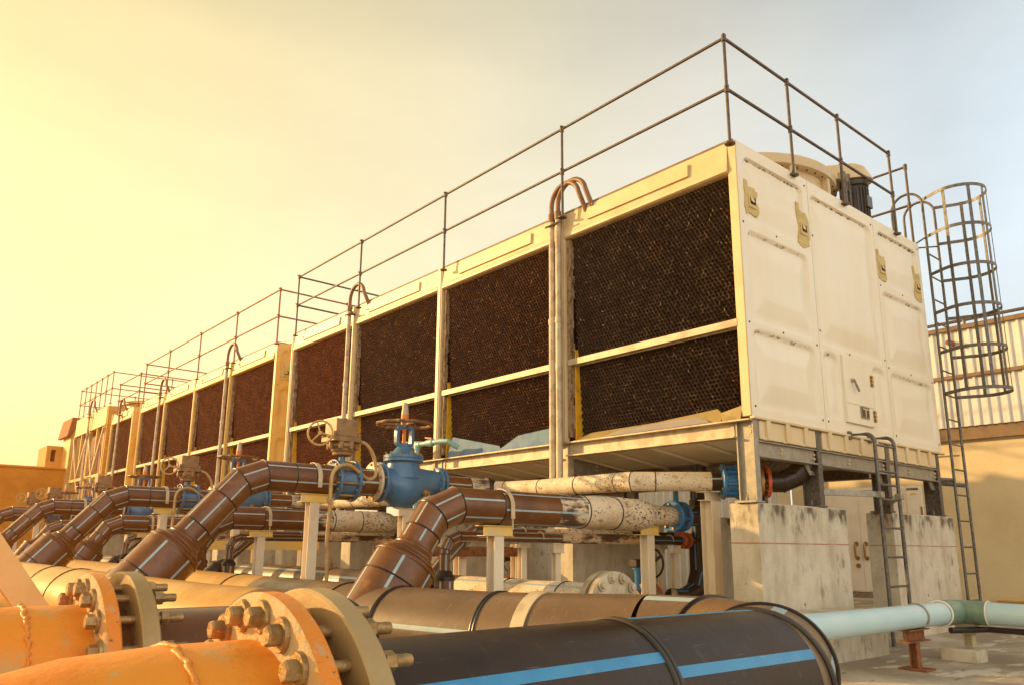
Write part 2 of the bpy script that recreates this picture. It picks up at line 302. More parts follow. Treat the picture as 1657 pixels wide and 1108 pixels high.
def end_sheet(x0, x1, pillows, y, step=.02, flat=()):
    """pressed plastic end sheet: pillows with a sharp lip along the top; faces -y"""
    cs = {}; rs = random.Random(int(x0*100)+9)
    mb = MB(); nx = max(2, int((x1-x0)/step)); nz = int((ZT-ZB)/step); dirt = []; ids = {}
    for k in range(nz+1):
        z = ZB + (ZT-ZB)*k/nz
        for i in range(nx+1):
            x = x0+(x1-x0)*i/nx; h = 0.0; dv = 0.0
            # corner rounding of the sheet
            for (a, b, c, d, amp) in pillows:
                r = .09
                if a < x < b and c < z < d:
                    dx = min(x-a, b-x); dt = d-z; db = z-c
                    # rounded corner test at the top
                    if dx < r and dt < r: e = r - math.hypot(r-dx, r-dt)
                    else: e = min(dx, dt)
                    if e <= 0: continue
                    lowf = sstep(0, .62, db/(d-c))
                    h += -.026*sstep(0, .016, e)*(.2+.8*lowf)
                    bul = min(1, max(0, (dt-.07)/.16), max(0, (dx-.05)/.14))
                    bul = min(bul, max(0, (db-.05)/.17)); h += amp*max(0, bul)*(sstep(0, .1, bul)*.3+.7)
                    if dt < .042 and dx > .03: dv = max(dv, 1.0 - abs(dt-.016)/.026)
                    elif .03 < dx < .3 and dt < .5 and rnd.random() < .0: dv = .2
            st = cs.setdefault(i, (rs.random()**2, rs.uniform(.25, 1.0)))
            for cx in (.20, 1.11, 2.82, 3.75):
                if abs(x-cx) < .12 and 3.98-.55*st[1] < z < 3.98: dv = max(dv, .34*st[0]*(1-(3.98-z)/(.56*st[1])))
            if 0 < x1-x < .05 and 2.5+.6*st[1] < z < 3.9 and x1 < 1.3: dv = max(dv, .30*st[0])
            if z < ZB+.12: dv = max(dv, .30*st[0])
            mb.v.append(Vector((x, y-h, z))); dirt.append(dv)
    for k in range(nz):
        for i in range(nx):
            a = k*(nx+1)+i; mb.f.append((a, a+1, a+nx+2, a+nx+1)); mb.m.append(0)
    # returned edges
    n = nx+1
    for (idx) in ([j for j in range(n)], [nz*n+j for j in range(n)][::-1], [k*n for k in range(nz+1)][::-1], [k*n+nx for k in range(nz+1)]):
        r = [len(mb.v)+q for q in range(len(idx))]
        for q in idx: p = mb.v[q]; mb.v.append(Vector((p.x, y+.035, p.z))); dirt.append(0.0)
        for q in range(len(idx)-1): mb.f.append((idx[q+1], idx[q], r[q], r[q+1])); mb.m.append(0)
    mb.att['dirt'] = dirt
    return mb

def screws(mb, pts, y, m):
    for x, z in pts: mb.lathe((x, y-.006, z), (0, 1, 0), [(0, .004), (.002, .010), (.008, .010)], 8, m, cap1=False)

def blob(mb, cx, cz, w, h, y, seed, m=0, th=.006, n=44, rough=.13):
    """irregular smear of putty with a real thickness, on a sheet facing -y"""
    r = random.Random(seed); pts = []
    ph = [r.uniform(0, 6.3) for _ in range(6)]
    for i in range(n):
        a = 2*PI*i/n
        q = 1 + rough*.3*math.sin(3*a+ph[0]) + rough*.3*math.sin(7*a+ph[1]) + rough*.3*math.sin(13*a+ph[2]) + r.uniform(-1, 1)*rough*.5
        ex = abs(math.cos(a))**.35*math.copysign(1, math.cos(a)); ez = abs(math.sin(a))**.35*math.copysign(1, math.sin(a))
        pts.append((cx+w*ex*q, cz+h*ez*q))
    b0 = mb.ring([(x, y+.03, z) for x, z in pts]); b1 = mb.ring([(cx+(x-cx)*.97, y-th, cz+(z-cz)*.97) for x, z in pts]); b2 = mb.ring([(cx+(x-cx)*.5, y-th*1.5, cz+(z-cz)*.5) for x, z in pts])
    mb.bridge(b0, b1, m); mb.bridge(b1, b2, m); mb.cap(b2, m)

FILL = {}
FM = [['fill', 'fill_rim', 'fill_scale', 'dark'], ['fill_wash_mid', 'fill_rim_wash_mid', 'fill_scale_brown', 'dark'], ['fill_wash_red', 'fill_rim_wash_red', 'fill_scale_brown', 'dark']]
def fill_mesh(wd, z0, z1, mats, key):
    """one bay of tubular fill: every hexagonal tube with its own rim and walls; leans inwards towards the bottom"""
    if key in FILL: return FILL[key]
    r = random.Random(5); mb = MB()
    cw = .0430; ch = .0375; ny = int(wd/cw); nz = int((z1-z0)/ch); ch = (z1-z0)/nz; cw = wd/(ny+.5)
    hx = [(math.cos(PI/6+PI/3*k), math.sin(PI/6+PI/3*k)) for k in range(6)]
    for k in range(nz):
        z = z0+ch*(k+.5)
        for i in range(ny):
            yy = cw*(i+.5+(.5 if k % 2 else 0)); rec = .035+(z1-z)/(z1-z0)*.10
            ry, rz = cw/1.732*1.0, ch/1.5*1.0
            jy, jz = r.uniform(-.0015, .0015), r.uniform(-.0015, .0015)
            tilt = r.uniform(-.003, .003)
            o = mb.ring([(rec+r.uniform(-.002, .002), yy+ry*a, z+rz*b) for a, b in hx])
            q = .80+r.uniform(-.03, .03)
            n_ = mb.ring([(rec+.006+tilt*a+r.uniform(-.003, .003), yy+jy+ry*a*q, z+jz+rz*b*q) for a, b in hx])
            d = mb.ring([(rec+.13, yy+jy*2+ry*a*.5, z+jz*2-.012+rz*b*.5) for a, b in hx])
            sp = r.random() < .04; e = r.choice((4, 5, 5, 0))
            mm = [1]*6
            if sp: mm[e] = 2
            mb.bridge(n_, o, 1, mm); mb.bridge(d, n_, 0); mb.cap(d, 3, True)
    me = mb.build('fill', mats); me_data = me.data; bpy.data.objects.remove(me); FILL[key] = me_data
    return me_data

def header_panel(y0, y1, raised):
    mb = MB(); prof = [(.0, ZT), (-.012, ZT-.004), (-.022, 4.56), (-.03, 4.47), (-.04, 4.43), (-.038, 4.405), (-.015, 4.392), (.06, 4.39)]
    for j in range(len(prof)-1):
        (a, za), (b, zb) = prof[j], prof[j+1]; mb.quad((a, y0, za), (a, y1, za), (b, y1, zb), (b, y0, zb))
    for y, fl in ((y0, 1), (y1, 0)):
        r = mb.ring([(a, y, z) for a, z in prof] + [(.06, y, ZT)]); mb.cap(r, 0, bool(fl))
    if raised:
        a, b = y0+(y1-y0)*.2, y0+(y1-y0)*.83
        mb.obox((-.031, (a+b)/2, 4.575), (.014, 0, 0), (0, (b-a)/2, 0), (.004, 0, .065))
    return mb

def make_tower(nb, Y0, bay, label, group, detail, conduit_rows):
    t = thing('cooling_tower', label, 'cooling tower', (0, Y0, 0), group)
    L_ = nb*bay; CC = 'cream_clean' if detail else 'cream_glow'
    off = [0, -.085, -.035, 0, 0] if detail else [0]*5
    yr = lambda r: Y0+r*bay+off[r]
    # ---- near end sheets
    c3 = lambda x0, x1: [(x0+.08, x1-.08, 3.95, 4.575, .028), (x0+.08, x1-.08, 2.99, 3.84, .03), (x0+.08, x1-.08, 2.2, 2.9, .03)]
    y = Y0
    specs = [(0.0, 1.255, c3(0.02, 1.235)), (1.262, 2.695, [(1.30, 2.62, 2.98, 4.555, .026), (1.325, 1.60, 2.25, 2.9, .02), (2.335, 2.62, 2.25, 2.9, .02)]), (2.702, W, c3(2.70, W-.02))]
    for x0, x1, pl in specs:
        mb = end_sheet(x0, x1, pl, y, .02 if detail else .035)
        if x1-x0 < 1.3: screws(mb, [(x0+.045, 3.9), (x0+.6, 3.9), (x0+.045, 2.95), (x0+.6, 2.95), (x0+.06, 2.2), (x1-.05, 2.2), (x1-.05, 2.94), (x1-.05, 4.62)], y, 1)
        else: screws(mb, [(x0+.03, 4.1), (x0+.03, 3.1), (x0+.05, 2.2), (x0+.6, 2.95), (x1-.05, 4.6), (x1-.03, 3.02)], y, 1)
        p = mb.build('end_panel', ['cream' if detail else 'cream_glow', 'dark'], t, angle=50)
        if Y0 < 12:
            for cx, cz, w, h, sd in ((.20, 4.14, .115, .14, 3), (1.11, 4.12, .11, .19, 4), (2.82, 4.12, .105, .15, 5), (3.75, 4.10, .10, .18, 6)):
                if not x0 < cx < x1 or (cx > .5 and not detail): continue
                q = MB(); blob(q, cx, cz, w, h, y, sd); blob(q, cx-w*.72, cz+h*.9, w*.25, h*.5, y-.002, sd+10)
                q.att['dirt'] = [rnd.random()*.4 + (.35 if v.z < cz-.1 else 0) for v in q.v]
                f = MB(); f.box(cx-.06, cx+.06, y-.055, y+.0, cz-.07, cz+.065, 0)
                q.att['dirt'] += []
                q.build('putty_patch', ['putty'], p)
                f2 = MB(); f2.box(cx-.065, cx+.06, y-.018, y-.006, cz-.07, cz+.06, 0)
                f2.obox((cx+.005, y-.018, cz), (.042, 0, .0), (0, .003, 0), (0, 0, .036), 1); f2.obox((cx-.010, y-.024, cz+.006), (.032, .005, 0), (-.001, .004, 0), (0, .004, .024), 2)
                f2.build('lifting_lug', ['putty', 'dark', CC], p, bevel=.003)
    if detail:
        d = MB(); d.box(1.655, 2.235, y-.028, y+.012, 2.23, 2.92)
        d.box(1.66, 2.23, y-.034, y-.024, 2.425, 2.437)
        d = d.build('access_door', ['cream'], t, bevel=.012)
        h = MB(); h.lathe((1.80, y-.028, 2.67), (0, -1, 0), [(0, .02), (.02, .02), (.025, .012), (.035, .012)], 12); h.beam((1.795, y-.055, 2.675), (1.875, y-.062, 2.56), .022, .016); h.build('handle', 'gal', d, bevel=.004)
        for z in (2.72, 2.345):
            h = MB(); h.box(2.205, 2.265, y-.036, y-.02, z-.06, z+.06); h.lathe((2.235, y-.036, z-.06), (0, 0, 1), [(0, .011), (.12, .011)], 10)
            for a in (-.04, 0, .04): h.lathe((2.22, y-.042, z+a), (0, 1, 0), [(0, .008), (.008, .009)], 8, 1); h.lathe((2.252, y-.042, z+a), (0, 1, 0), [(0, .008), (.008, .009)], 8, 1)
            h.build('hinge', ['brass', 'dark'], d)
        h = MB(); h.box(1.93, 2.10, y-.04, y-.02, 2.30, 2.42); h.box(1.945, 2.085, y-.043, y-.038, 2.315, 2.405, 1)
        h.box(2.005, 2.02, y-.046, y-.041, 2.315, 2.39, 2); h.box(1.955, 2.075, y-.046, y-.041, 2.388, 2.4, 2); h.build('latch_window', ['greyiron', 'black', CC], d)
    # dark core, roof and lip
    b = MB(); b.box(.27, W-.02, Y0+.04, Y0+L_-.02, ZB+.0, ZT-.03); b.build('core', 'dark', t)
    b = MB(); b.box(W-.02, W, Y0+.036, Y0+L_, ZB, ZT); b.box(.05, W-.02, Y0+L_-.02, Y0+L_, ZB, ZT); b.build('casing', CC, t)
    b = MB(); b.box(-.012, W-.01, Y0+.03, Y0+L_+.0, ZT-.028, ZT+.022); b.build('roof_deck', 'brown', t)
    b = MB(); b.box(-.01, W+.02, Y0-.03, Y0+.02, ZB-.026, ZB-.003); b.build('bottom_lip', CC, t, bevel=.006)
    # long side
    for r in range(nb+1):
        yc = yr(r)
        s = MB()
        if r == 0:
            s.box(-.012, .0, Y0-.0, Y0+.085, ZB, ZT); s.box(.0, .05, Y0+.002, Y0+.1, ZB, ZT-.03)
            s.build('corner_strip', CC, t, bevel=.01)
        else:
            w0, w1 = (-.10, .10) if r < nb else (-.10, -.002)
            s.box(-.035, .03, yc+.0 if r < nb else yc-.085, yc+w1, ZB-.02, ZT+.01)
            s.box(-.045, -.034, yc+.02 if r < nb else yc-.06, yc+.06 if r < nb else yc-.03, ZB-.01, ZT)
            s.build('mullion', CC, t, bevel=.006)
            e = MB(); k = 26; rr = random.Random(r+int(Y0))
            for i in range(k):
                za = ZB+.03+(4.38-ZB-.03)*i/k; zb = ZB+.03+(4.38-ZB-.03)*(i+1)/k
                w = .055+rr.uniform(-.012, .012)
                e.box(.0, .05+rr.uniform(0, .012), yc-.002-w-(.085 if r == nb else 0), yc-.004-(.085 if r == nb else 0), za, zb)
            e.build('edge_strip', 'edge', t)
            q = MB(); ys = yc-.085-(.085 if r == nb else 0)
            n = q.ring([(.05, ys, 3.1), (.085, ys, 3.1), (.17, ys, ZB), (.05, ys, ZB)]); m2 = q.ring([(.05, ys+.02, 3.1), (.085, ys+.02, 3.1), (.17, ys+.02, ZB), (.05, ys+.02, ZB)])
            q.bridge(n, m2); q.cap(n, 0); q.cap(m2, 0, True); q.build('side_plate', 'yellow', t)
    for i in range(nb):
        ya = yr(i)+(.088 if i == 0 else .104); yb = yr(i+1)-.004-(.085 if i == nb-1 else 0)
        header_panel(ya, yb, True).build('header_panel', CC, t, angle=50)
        me = fill_mesh(2.14 if nb > 1 and bay > 2.25 else bay-.19, ZB+.02, 4.40, FM[0 if detail and i == 0 else 1 if detail and i < 3 else 2], (0 if detail and i == 0 else 1 if detail and i < 3 else 2, round(bay, 2)))
        o = bpy.data.objects.new('fill', me); COL.objects.link(o); o.parent = t; o.location = (0, ya-Y0-.02, 0); o.scale = (1, (yb-ya-.04)/(2.14 if nb > 1 and bay > 2.25 else bay-.19), 1)
        r = MB(); r.box(-.012, .05, ya, yb-.01, 2.92, 2.99); r.box(.05, .056, ya, yb-.01, 2.91, 3.0); r.build('mid_rail', 'gal_white', t, bevel=.004)
    # basin: ribbed tray boxes between the posts, underside sheets
    for x0, x1 in ((.10, 1.04), (1.16, 2.44), (2.56, 3.72)):
        b = MB(); n = 5
        b.box(x0, x1, Y0-.004, Y0+.2, 1.915, ZB-.028)
        k = 3 if x1-x0 < 1.1 else 4
        for j in range(k):
            xc = x0+(x1-x0)*(j+.62)/k - .08
            b.obox((xc, Y0-.012, 2.0), (.032, 0, 0), (0, .018, 0), (0, 0, .09)); b.obox((xc-.03, Y0-.006, 1.92), (.05, 0, 0), (0, .012, 0), (0, 0, .012))
        b.build('basin_tray', CC, t, bevel=.01)
    for i in range(nb):
        b = MB(); ya, yb = Y0+i*bay+.1, Y0+(i+1)*bay-.1; k = 4
        for j in range(k):
            a, c = ya+(yb-ya)*j/k, ya+(yb-ya)*(j+1)/k
            for (xa_, za), (xb_, zb_) in (((.06, 1.955), (1.02, 1.845)), ((1.02, 1.845), (W-.1, 1.84))):
                q0 = b.ring([(xa_, a+.01, za), (xb_, a+.01, zb_), (xb_, c-.01, zb_), (xa_, c-.01, za)]); q1 = b.ring([(xa_, a+.01, 2.06), (xb_, a+.01, 2.06), (xb_, c-.01, 2.06), (xa_, c-.01, 2.06)]); b.bridge(q0, q1); b.cap(q0, 0, True); b.cap(q1)
            b.beam((.07, c, 1.94), (1.0, c, 1.832), .035, .03)
        b.build('basin_floor', 'cream', t, bevel=.008)
    # fans
    for i in range(nb):
        cx, cy = 1.96, Y0 + i*bay + 1.3; R = 1.16; zl = 5.17
        c = MB(); c.lathe((cx, cy, ZT), (0, 0, 1), [(0, R-.02), (.02, R-.07), (zl-ZT-.14, R-.09), (zl-ZT-.13, R-.03), (zl-ZT-.11, R), (zl-ZT, R), (zl-ZT, R-.06), (.05, R-.12)], 56, cap0=False, cap1=False)
        for k in range(12):
            a = 2*PI*k/12+.1; e = Vector((math.cos(a), math.sin(a), 0)); tt = Vector((-e.y, e.x, 0))
            c.obox(Vector((cx, cy, ZT+.17))+e*(R-.05), e*.035, tt*.035, Vector((0, 0, .17)))
            for q in range(4):
                a2 = a+.12*(q+.5); e2 = Vector((math.cos(a2), math.sin(a2), 0)); c.lathe(Vector((cx, cy, zl-.135))+e2*(R-.03), (0, 0, -1), [(0, .011), (.01, .009)], 6, 1)
        c.build('fan_cowl', [CC, 'dark'], t, angle=30)
        mx, my = 2.72, Y0+i*bay+.17
        g = MB(); a = Vector((cx, cy, 5.22)); d = Vector((mx-cx, my-cy, 0)); l = d.length; d.normalize(); s = Vector((-d.y, d.x, 0))
        pts = [a + s*.2*math.cos(q) - d*.2*math.sin(q) for q in [PI*k/8 for k in range(9)]]
        pts += [a+d*l - s*.15*math.cos(q) + d*.13*math.sin(q) for q in [PI*k/8 for k in range(9)]]
        lo = g.ring([p+Vector((0, 0, -.02)) for p in pts]); hi = g.ring([p+Vector((0, 0, .14)) for p in pts]); top = g.ring([a+d*l/2+(p-a-d*l/2)*.93+Vector((0, 0, .17)) for p in pts]); fl = g.ring([a+d*l/2+(p-a-d*l/2)*1.09+Vector((0, 0, -.02)) for p in pts]); fl2 = g.ring([a+d*l/2+(p-a-d*l/2)*1.09+Vector((0, 0, .0)) for p in pts])
        g.bridge(lo, fl); g.bridge(fl, fl2); g.bridge(fl2, hi); g.bridge(hi, top); g.cap(top); g.cap(lo, 0, True); g.build('belt_guard', CC, t, angle=30)
        f = MB(); f.lathe((mx, my, 4.60), (0, 0, 1), [(0, .05), (.02, .10), (.07, .125), (.12, .13), (.13, .118), (.52, .118), (.53, .15), (.58, .15)], 24)
        for k in range(22):
            q = 2*PI*k/22; e = Vector((math.cos(q), math.sin(q), 0)); tt = Vector((-e.y, e.x, 0)); f.obox(Vector((mx, my, 4.92))+e*.125, e*.02, tt*.004, Vector((0, 0, .18)))
        f.box(mx-.06, mx+.06, my-.16, my-.11, 4.84, 4.98); f.lathe((mx+.12, my-.03, 4.86), (1, -.4, 0), [(0, .012), (.08, .012)], 8)
        f.build('fan_motor', 'motor', t)
        f = MB()
        for sx in (-.3, -.2): f.box(mx+sx-.02, mx+sx+.02, my-.04, my+.04, 4.70, 5.24)
        f.box(mx-.32, mx-.08, my-.03, my+.03, 5.02, 5.12); f.box(mx-.32, mx-.1, my-.05, my+.05, 4.66, 4.72); f.box(mx-.19, mx-.13, my-.02, my+.03, 4.86, 5.12, 1); f.build('motor_bracket', ['gal_dark', 'orange_tag'], t, bevel=.004)
    return t

def steel_frame(Y0, nb, bay, label):
    t = thing('support_structure', label, 'support structure', (0, Y0, 1.38), 'steel frames under the towers')
    def post(x, y, m, hz=2.085):
        b = MB(); b.box(x, x+.075, y, y+.012, 1.39, hz); b.box(x, x+.075, y+.158, y+.17, 1.39, hz); b.box(x+.03, x+.045, y+.012, y+.158, 1.39, hz); b.box(x-.03, x+.11, y-.005, y+.2, 1.376, 1.392)
        for a in (-.012, .095): b.lathe((x+a, y+.085, 1.39), (0, 0, 1), [(0, .014), (.02, .014), (.03, .009), (.05, .009)], 6)
        if x < .3:
            for zz in (1.98, 2.03): b.lathe((x+.03, y+.04, zz), (-1, 0, 0), [(0, .012), (.012, .012)], 6, 1)
        return b.build('post', [m, 'gal_white'], t)
    for r in range(nb+1):
        yc = Y0+r*bay-(0 if r == 0 else .09 if r < nb else .17)
        for x in (.0, 1.05, 2.455, 3.74): post(x, yc, ('gal' if x < .5 else 'gal_dark') if r == 0 else 'gal_white' if x < .5 else 'gal_dark')
        b = MB()
        for x0, x1 in ((.077, 1.048), (1.127, 2.453), (2.532, 3.738)):
            b.box(x0, x1, yc+.03, yc+.04, 1.775, 1.895); b.box(x0, x1, yc-.005, yc+.1, 1.764, 1.775); b.box(x0, x1, yc+.0, yc+.1, 1.895, 1.905)
            for dz in (1.815, 1.855): b.lathe(((x0+x1)/2-.1, yc+.03, dz), (0, -1, 0), [(0, .016), (.012, .016), (.02, .01)], 6, 1); b.lathe((x1-.03, yc+.03, dz), (0, -1, 0), [(0, .016), (.012, .016), (.02, .01)], 6, 1)
            b.obox((x1-.05, yc+.06, 1.72), (.05, 0, 0), (0, .006, 0), (-.04, 0, .05))
        b.build('cross_beam', ['gal', 'strap'], t)
    for i in range(nb):
        ya, yb = Y0+i*bay+(.172 if i == 0 else .082), Y0+(i+1)*bay-(.092 if i < nb-1 else .172)
        b = MB(); b.box(.02, .03, ya, yb, 1.945, 2.07); b.box(-.055, .075, ya-.17 if i == 0 else ya-.085, yb+.085, 2.07, 2.083); b.box(-.045, .075, ya, yb, 1.933, 1.945)
        b.box(.01, .02, ya+.02, ya+.06, 1.95, 2.06); b.box(.01, .02, yb-.06, yb-.02, 1.95, 2.06)
        b.build('edge_beam', 'gal_white', t)
        for x in (1.0, 2.4): b = MB(); b.box(x, x+.01, ya, yb, 1.735, 1.825); b.box(x-.05, x+.06, ya, yb, 1.725, 1.735); b.box(x-.05, x+.06, ya, yb, 1.825, 1.833); b.build('inner_beam', 'gal_dark', t)
    return t

def railing(label, loc, polyline, posts, ztop, zmid, zbase, m, r=.0155):
    """guard railing of round bar: posts with clamps, top rail and knee rail"""
    t = thing('guard_railing', label, 'railing', loc, 'guard railings on the tower roofs')
    for z, nm in ((ztop, 'top_rail'), (zmid, 'knee_rail')):
        b = MB(); b.tube([(x, y, z) for x, y in polyline], r, 10); b.build(nm, m, t)
    for x, y, zb in posts:
        b = MB(); b.tube([(x, y, zb), (x, y, ztop+.02)], r, 10)
        for z in (ztop, zmid): b.lathe((x, y, z-.035), (0, 0, 1), [(0, r*1.5), (.07, r*1.5)], 10); b.tube([(x-.05, y-.03, z+.01), (x+.05, y+.03, z+.01)], .008, 6)
        b.lathe((x, y, zb), (0, 0, 1), [(0, .05), (.012, .05)], 12); b.build('post', m, t)
    return t

BAY = 2.325
tow1 = make_tower(4, 0.0, BAY, 'large cream cooling tower nearest the caged ladder, end panels and access door in full view', 'cooling towers in a row', True, (1, 3))
tow2 = make_tower(4, 9.98, 2.18, 'second cooling tower in the row, behind the walkway gap, red evening wash coloured into its fill', 'cooling towers in a row', False, ())
tow3 = make_tower(1, 19.45, 2.2, 'short single bay cooling tower wedged before the braced tower', 'cooling towers in a row', False, ())
steel_frame(0.0, 4, BAY, 'galvanised posts and beams carrying the nearest cooling tower')
steel_frame(9.98, 4, 2.18, 'galvanised posts and beams carrying the second cooling tower')
steel_frame(19.45, 1, 2.2, 'galvanised posts and beams carrying the short single bay tower')

# the farthest tower: ribbed casing, cross braces over the fill
def braced_tower():
    Y0, L_, zt, zb = 22.3, 4.2, 5.1, 2.15
    t = thing('cooling_tower', 'farthest and tallest cooling tower with ribbed casing and crossing braces', 'cooling tower', (0, Y0, 0), 'cooling towers in a row')
    b = MB(); b.box(.0, .5, Y0, Y0+.1, zb, zt); b.box(.5, W, Y0+.0, Y0+.1, zb, zt)
    for k in range(14): z = zb+.1+k*.205; b.box(.03, W-.02, Y0-.02, Y0+.02, z, z+.17)
    b.build('end_panel', 'timber', t, bevel=.01)
    b = MB(); b.box(.2, W, Y0+.1, Y0+L_, zb, zt-.02); b.build('core', 'fill_wash_red', t)
    for ya, yb in ((Y0+.1, Y0+L_/2-.03), (Y0+L_/2+.03, Y0+L_)):
        b = MB(); b.box(-.02, .2, ya, yb, 4.55, zt); b.box(-.04, .2, ya, yb, 4.50, 4.56); b.build('header_panel', 'cream_glow', t, bevel=.01)
        for y in (ya+.02, (ya+yb)/2, yb-.06): b = MB(); b.box(-.02, .06, y, y+.06, zb, 4.5); b.build('post', 'cream_glow', t)
        b = MB(); b.beam((-.05, ya+.05, 4.45), (-.05, (ya+yb)/2, 3.0), .05, .04, up=(1, 0, 0)); b.beam((-.05, yb-.05, 4.45), (-.05, (ya+yb)/2, 3.0), .05, .04, up=(1, 0, 0)); b.beam((-.05, (ya+yb)/2, 3.0), (-.05, ya+.1, zb), .05, .04, up=(1, 0, 0)); b.build('cross_brace', 'strap', t)
    b = MB(); b.box(-.06, .0, Y0+.1, Y0+L_, 2.93, 3.02); b.build('mid_rail', 'cream_glow', t)
    b = MB(); b.lathe((1.96, Y0+1.9, zt-.05), (0, 0, 1), [(0, 1.1), (.4, 1.05), (.42, 1.15), (.5, 1.15)], 40); b.build('fan_cowl', 'cream_glow', t)
    b = MB(); b.box(.0, W, Y0+.1, Y0+L_, 1.4, zb-.01); b.build('basin', 'cream_glow', t)
    return t
braced_tower()

# guard railings
R1 = -.125
railing('railing round the roof of the nearest tower, clear against the sky', (0, 4.6, 4.7),
        [(2.2, 8.97), (R1, 8.97), (R1, -.02), (3.28, -.02)],
        [(R1, 8.97, 4.6), (R1, 6.74, 4.6), (R1, 4.46, 4.6), (R1, 2.17, 4.6), (R1, -.02, 4.6), (.98, -.02, 4.65), (2.02, -.02, 4.65), (3.28, -.02, 4.65), (1.1, 8.97, 4.7), (2.2, 8.97, 4.7)], 5.70, 5.165, 4.7, 'rail')
railing('short railing on the back edge of the nearest tower beside the ladder hoops', (3.95, 1, 4.7), [(3.95, .06), (3.95, 9.0)], [(3.95, .06, 4.65)] + [(3.95, y, 4.65) for y in (2.3, 4.5, 6.8, 9.0)], 5.78, 5.25, 4.7, 'rail')
railing('rusty railing round the roof of the second tower', (0, 14, 4.7), [(3.9, 9.76), (R1, 9.76), (R1, 18.15), (3.9, 18.15)],
        [(R1, y, 4.6) for y in (9.76, 11.84, 14.0, 16.2, 18.15)] + [(1.3, 9.76, 4.7), (2.6, 9.76, 4.7), (1.6, 18.15, 4.7), (3.9, 18.15, 4.7)], 5.66, 5.14, 4.7, 'rail_red')
railing('small rusty railing on the short single bay tower', (0, 19.6, 4.7), [(3.9, 18.62), (R1, 18.62), (R1, 20.68), (3.9, 20.68)], [(R1, 18.62, 4.6), (R1, 20.68, 4.6), (2.2, 18.62, 4.6), (2.2, 20.68, 4.6)], 5.49, 5.0, 4.7, 'rail_red')
railing('tall rusty railing with close posts on the farthest tower', (0, 23.7, 5.1), [(3.9, 21.65), (R1, 21.65), (R1, 25.75), (3.9, 25.75)],
        [(R1, 21.65+k*.683, 5.05) for k in range(7)] + [(1.6, 21.65, 5.1), (2.9, 21.65, 5.1), (1.6, 25.75, 5.1)], 6.03, 5.53, 5.1, 'rail_red', .014)

# conduits that climb the mullions and bend over into the roof
def conduit(y, zt, hoop, label, two=False, z0=1.3, ztop=None):
    t = thing('conduit_riser', label, 'conduit', (-.1, y, z0), 'conduit risers on the tower front')
    for j in range(2 if two else 1):
        yy = y - .105*j
        b = MB(); r = .036
        b.tube([(-.1, yy, z0), (-.1, yy, 3.45)], r, 12); b.tube([(-.1, yy, 3.42), (-.1, yy, zt)], r*.92, 12)
        b.lathe((-.1, yy, 3.40), (0, 0, 1), [(0, r*1.15), (.06, r*1.15)], 12); b.build('pipe', 'conduit_grey', t)
        b = MB(); b.tube([(-.1, yy, zt)] + arc((-.1, yy-hoop, zt+.14), 0, PI*.93, hoop, 16, (0, 1, 0), (0, 0, 1)) + [(-.1+.15, yy-2*hoop-.02, zt-.12)], r*.8, 10)
        b.lathe((-.1, yy, zt-.04), (0, 0, 1), [(0, r*1.2), (.09, r*1.2)], 12); b.build('bend', 'hose_brown', t)
    b = MB(); b.tube([(-.14, y+.06, zt-.1), (-.14, y-.2, zt-.1)], .012, 6); b.box(-.13, -.03, y-.09, y-.05, zt-.11, zt-.08); b.build('clamp', 'rail', t)
conduit(2.375, 4.66, .22, 'pair of conduits bending over the roof between the two nearest bays', True, 1.70)
conduit(7.07, 4.66, .22, 'conduit beside the handwheel of the near gate valve', False, 1.3)
conduit(12.27, 4.66, .25, 'conduit on the second tower before the rising brown elbow', False, 1.3)
conduit(16.78, 4.66, .22, 'conduit near the left end of the second tower', False, 1.3)
conduit(20.55, 4.66, .22, 'conduit on the short single bay tower', False, 1.3)
conduit(24.3, 5.05, .3, 'conduit in front of the braced tower', False, 1.3)

# sheets leaning at the foot of the fill
def sheet(name, label, pts, m, th=(.012, 0, 0)):
    b = MB(); a = b.ring(pts); c = b.ring([Vector(p)+Vector(th) for p in pts]); b.bridge(a, c); b.cap(a, 0, True); b.cap(c)
    return tag(b.build(name, m, loc=Vector(pts[0])), label, 'sheet', 'splash sheets at the foot of the fill')
sheet('splash_sheet', 'yellow sheet propped along the foot of the nearest fill', [(-.03, 2.16, 2.087), (.08, 1.98, 2.17), (.07, 1.1, 2.18), (.08, .40, 2.225), (.02, .30, 2.15), (-.03, .30, 2.087)], 'sheet_yellow')
sheet('splash_sheet', 'lilac grey sheet lying over the yellow one under the nearest fill', [(-.045, 1.70, 2.088), (.05, 1.50, 2.155), (.05, .62, 2.175), (-.03, .44, 2.115), (-.045, .40, 2.088)], 'sheet_grey', (-.008, 0, 0))
sheet('splash_sheet', 'small yellow scrap leaning at the tower corner', [(-.03, .28, 2.088), (.02, .33, 2.17), (.02, .10, 2.215), (-.03, .10, 2.088)], 'sheet_yellow')
sheet('splash_sheet', 'long faded blue sheet with its peak at the left', [(-.02, 4.42, 2.087), (.05, 4.40, 2.36), (.05, 3.45, 2.16), (-.02, 3.35, 2.087)], 'sheet_blue')
sheet('splash_sheet', 'pale blue sheet cut off by the conduit pair', [(-.03, 3.40, 2.088), (.04, 3.1, 2.25), (.04, 2.50, 2.28), (-.03, 2.50, 2.088)], 'sheet_blue')

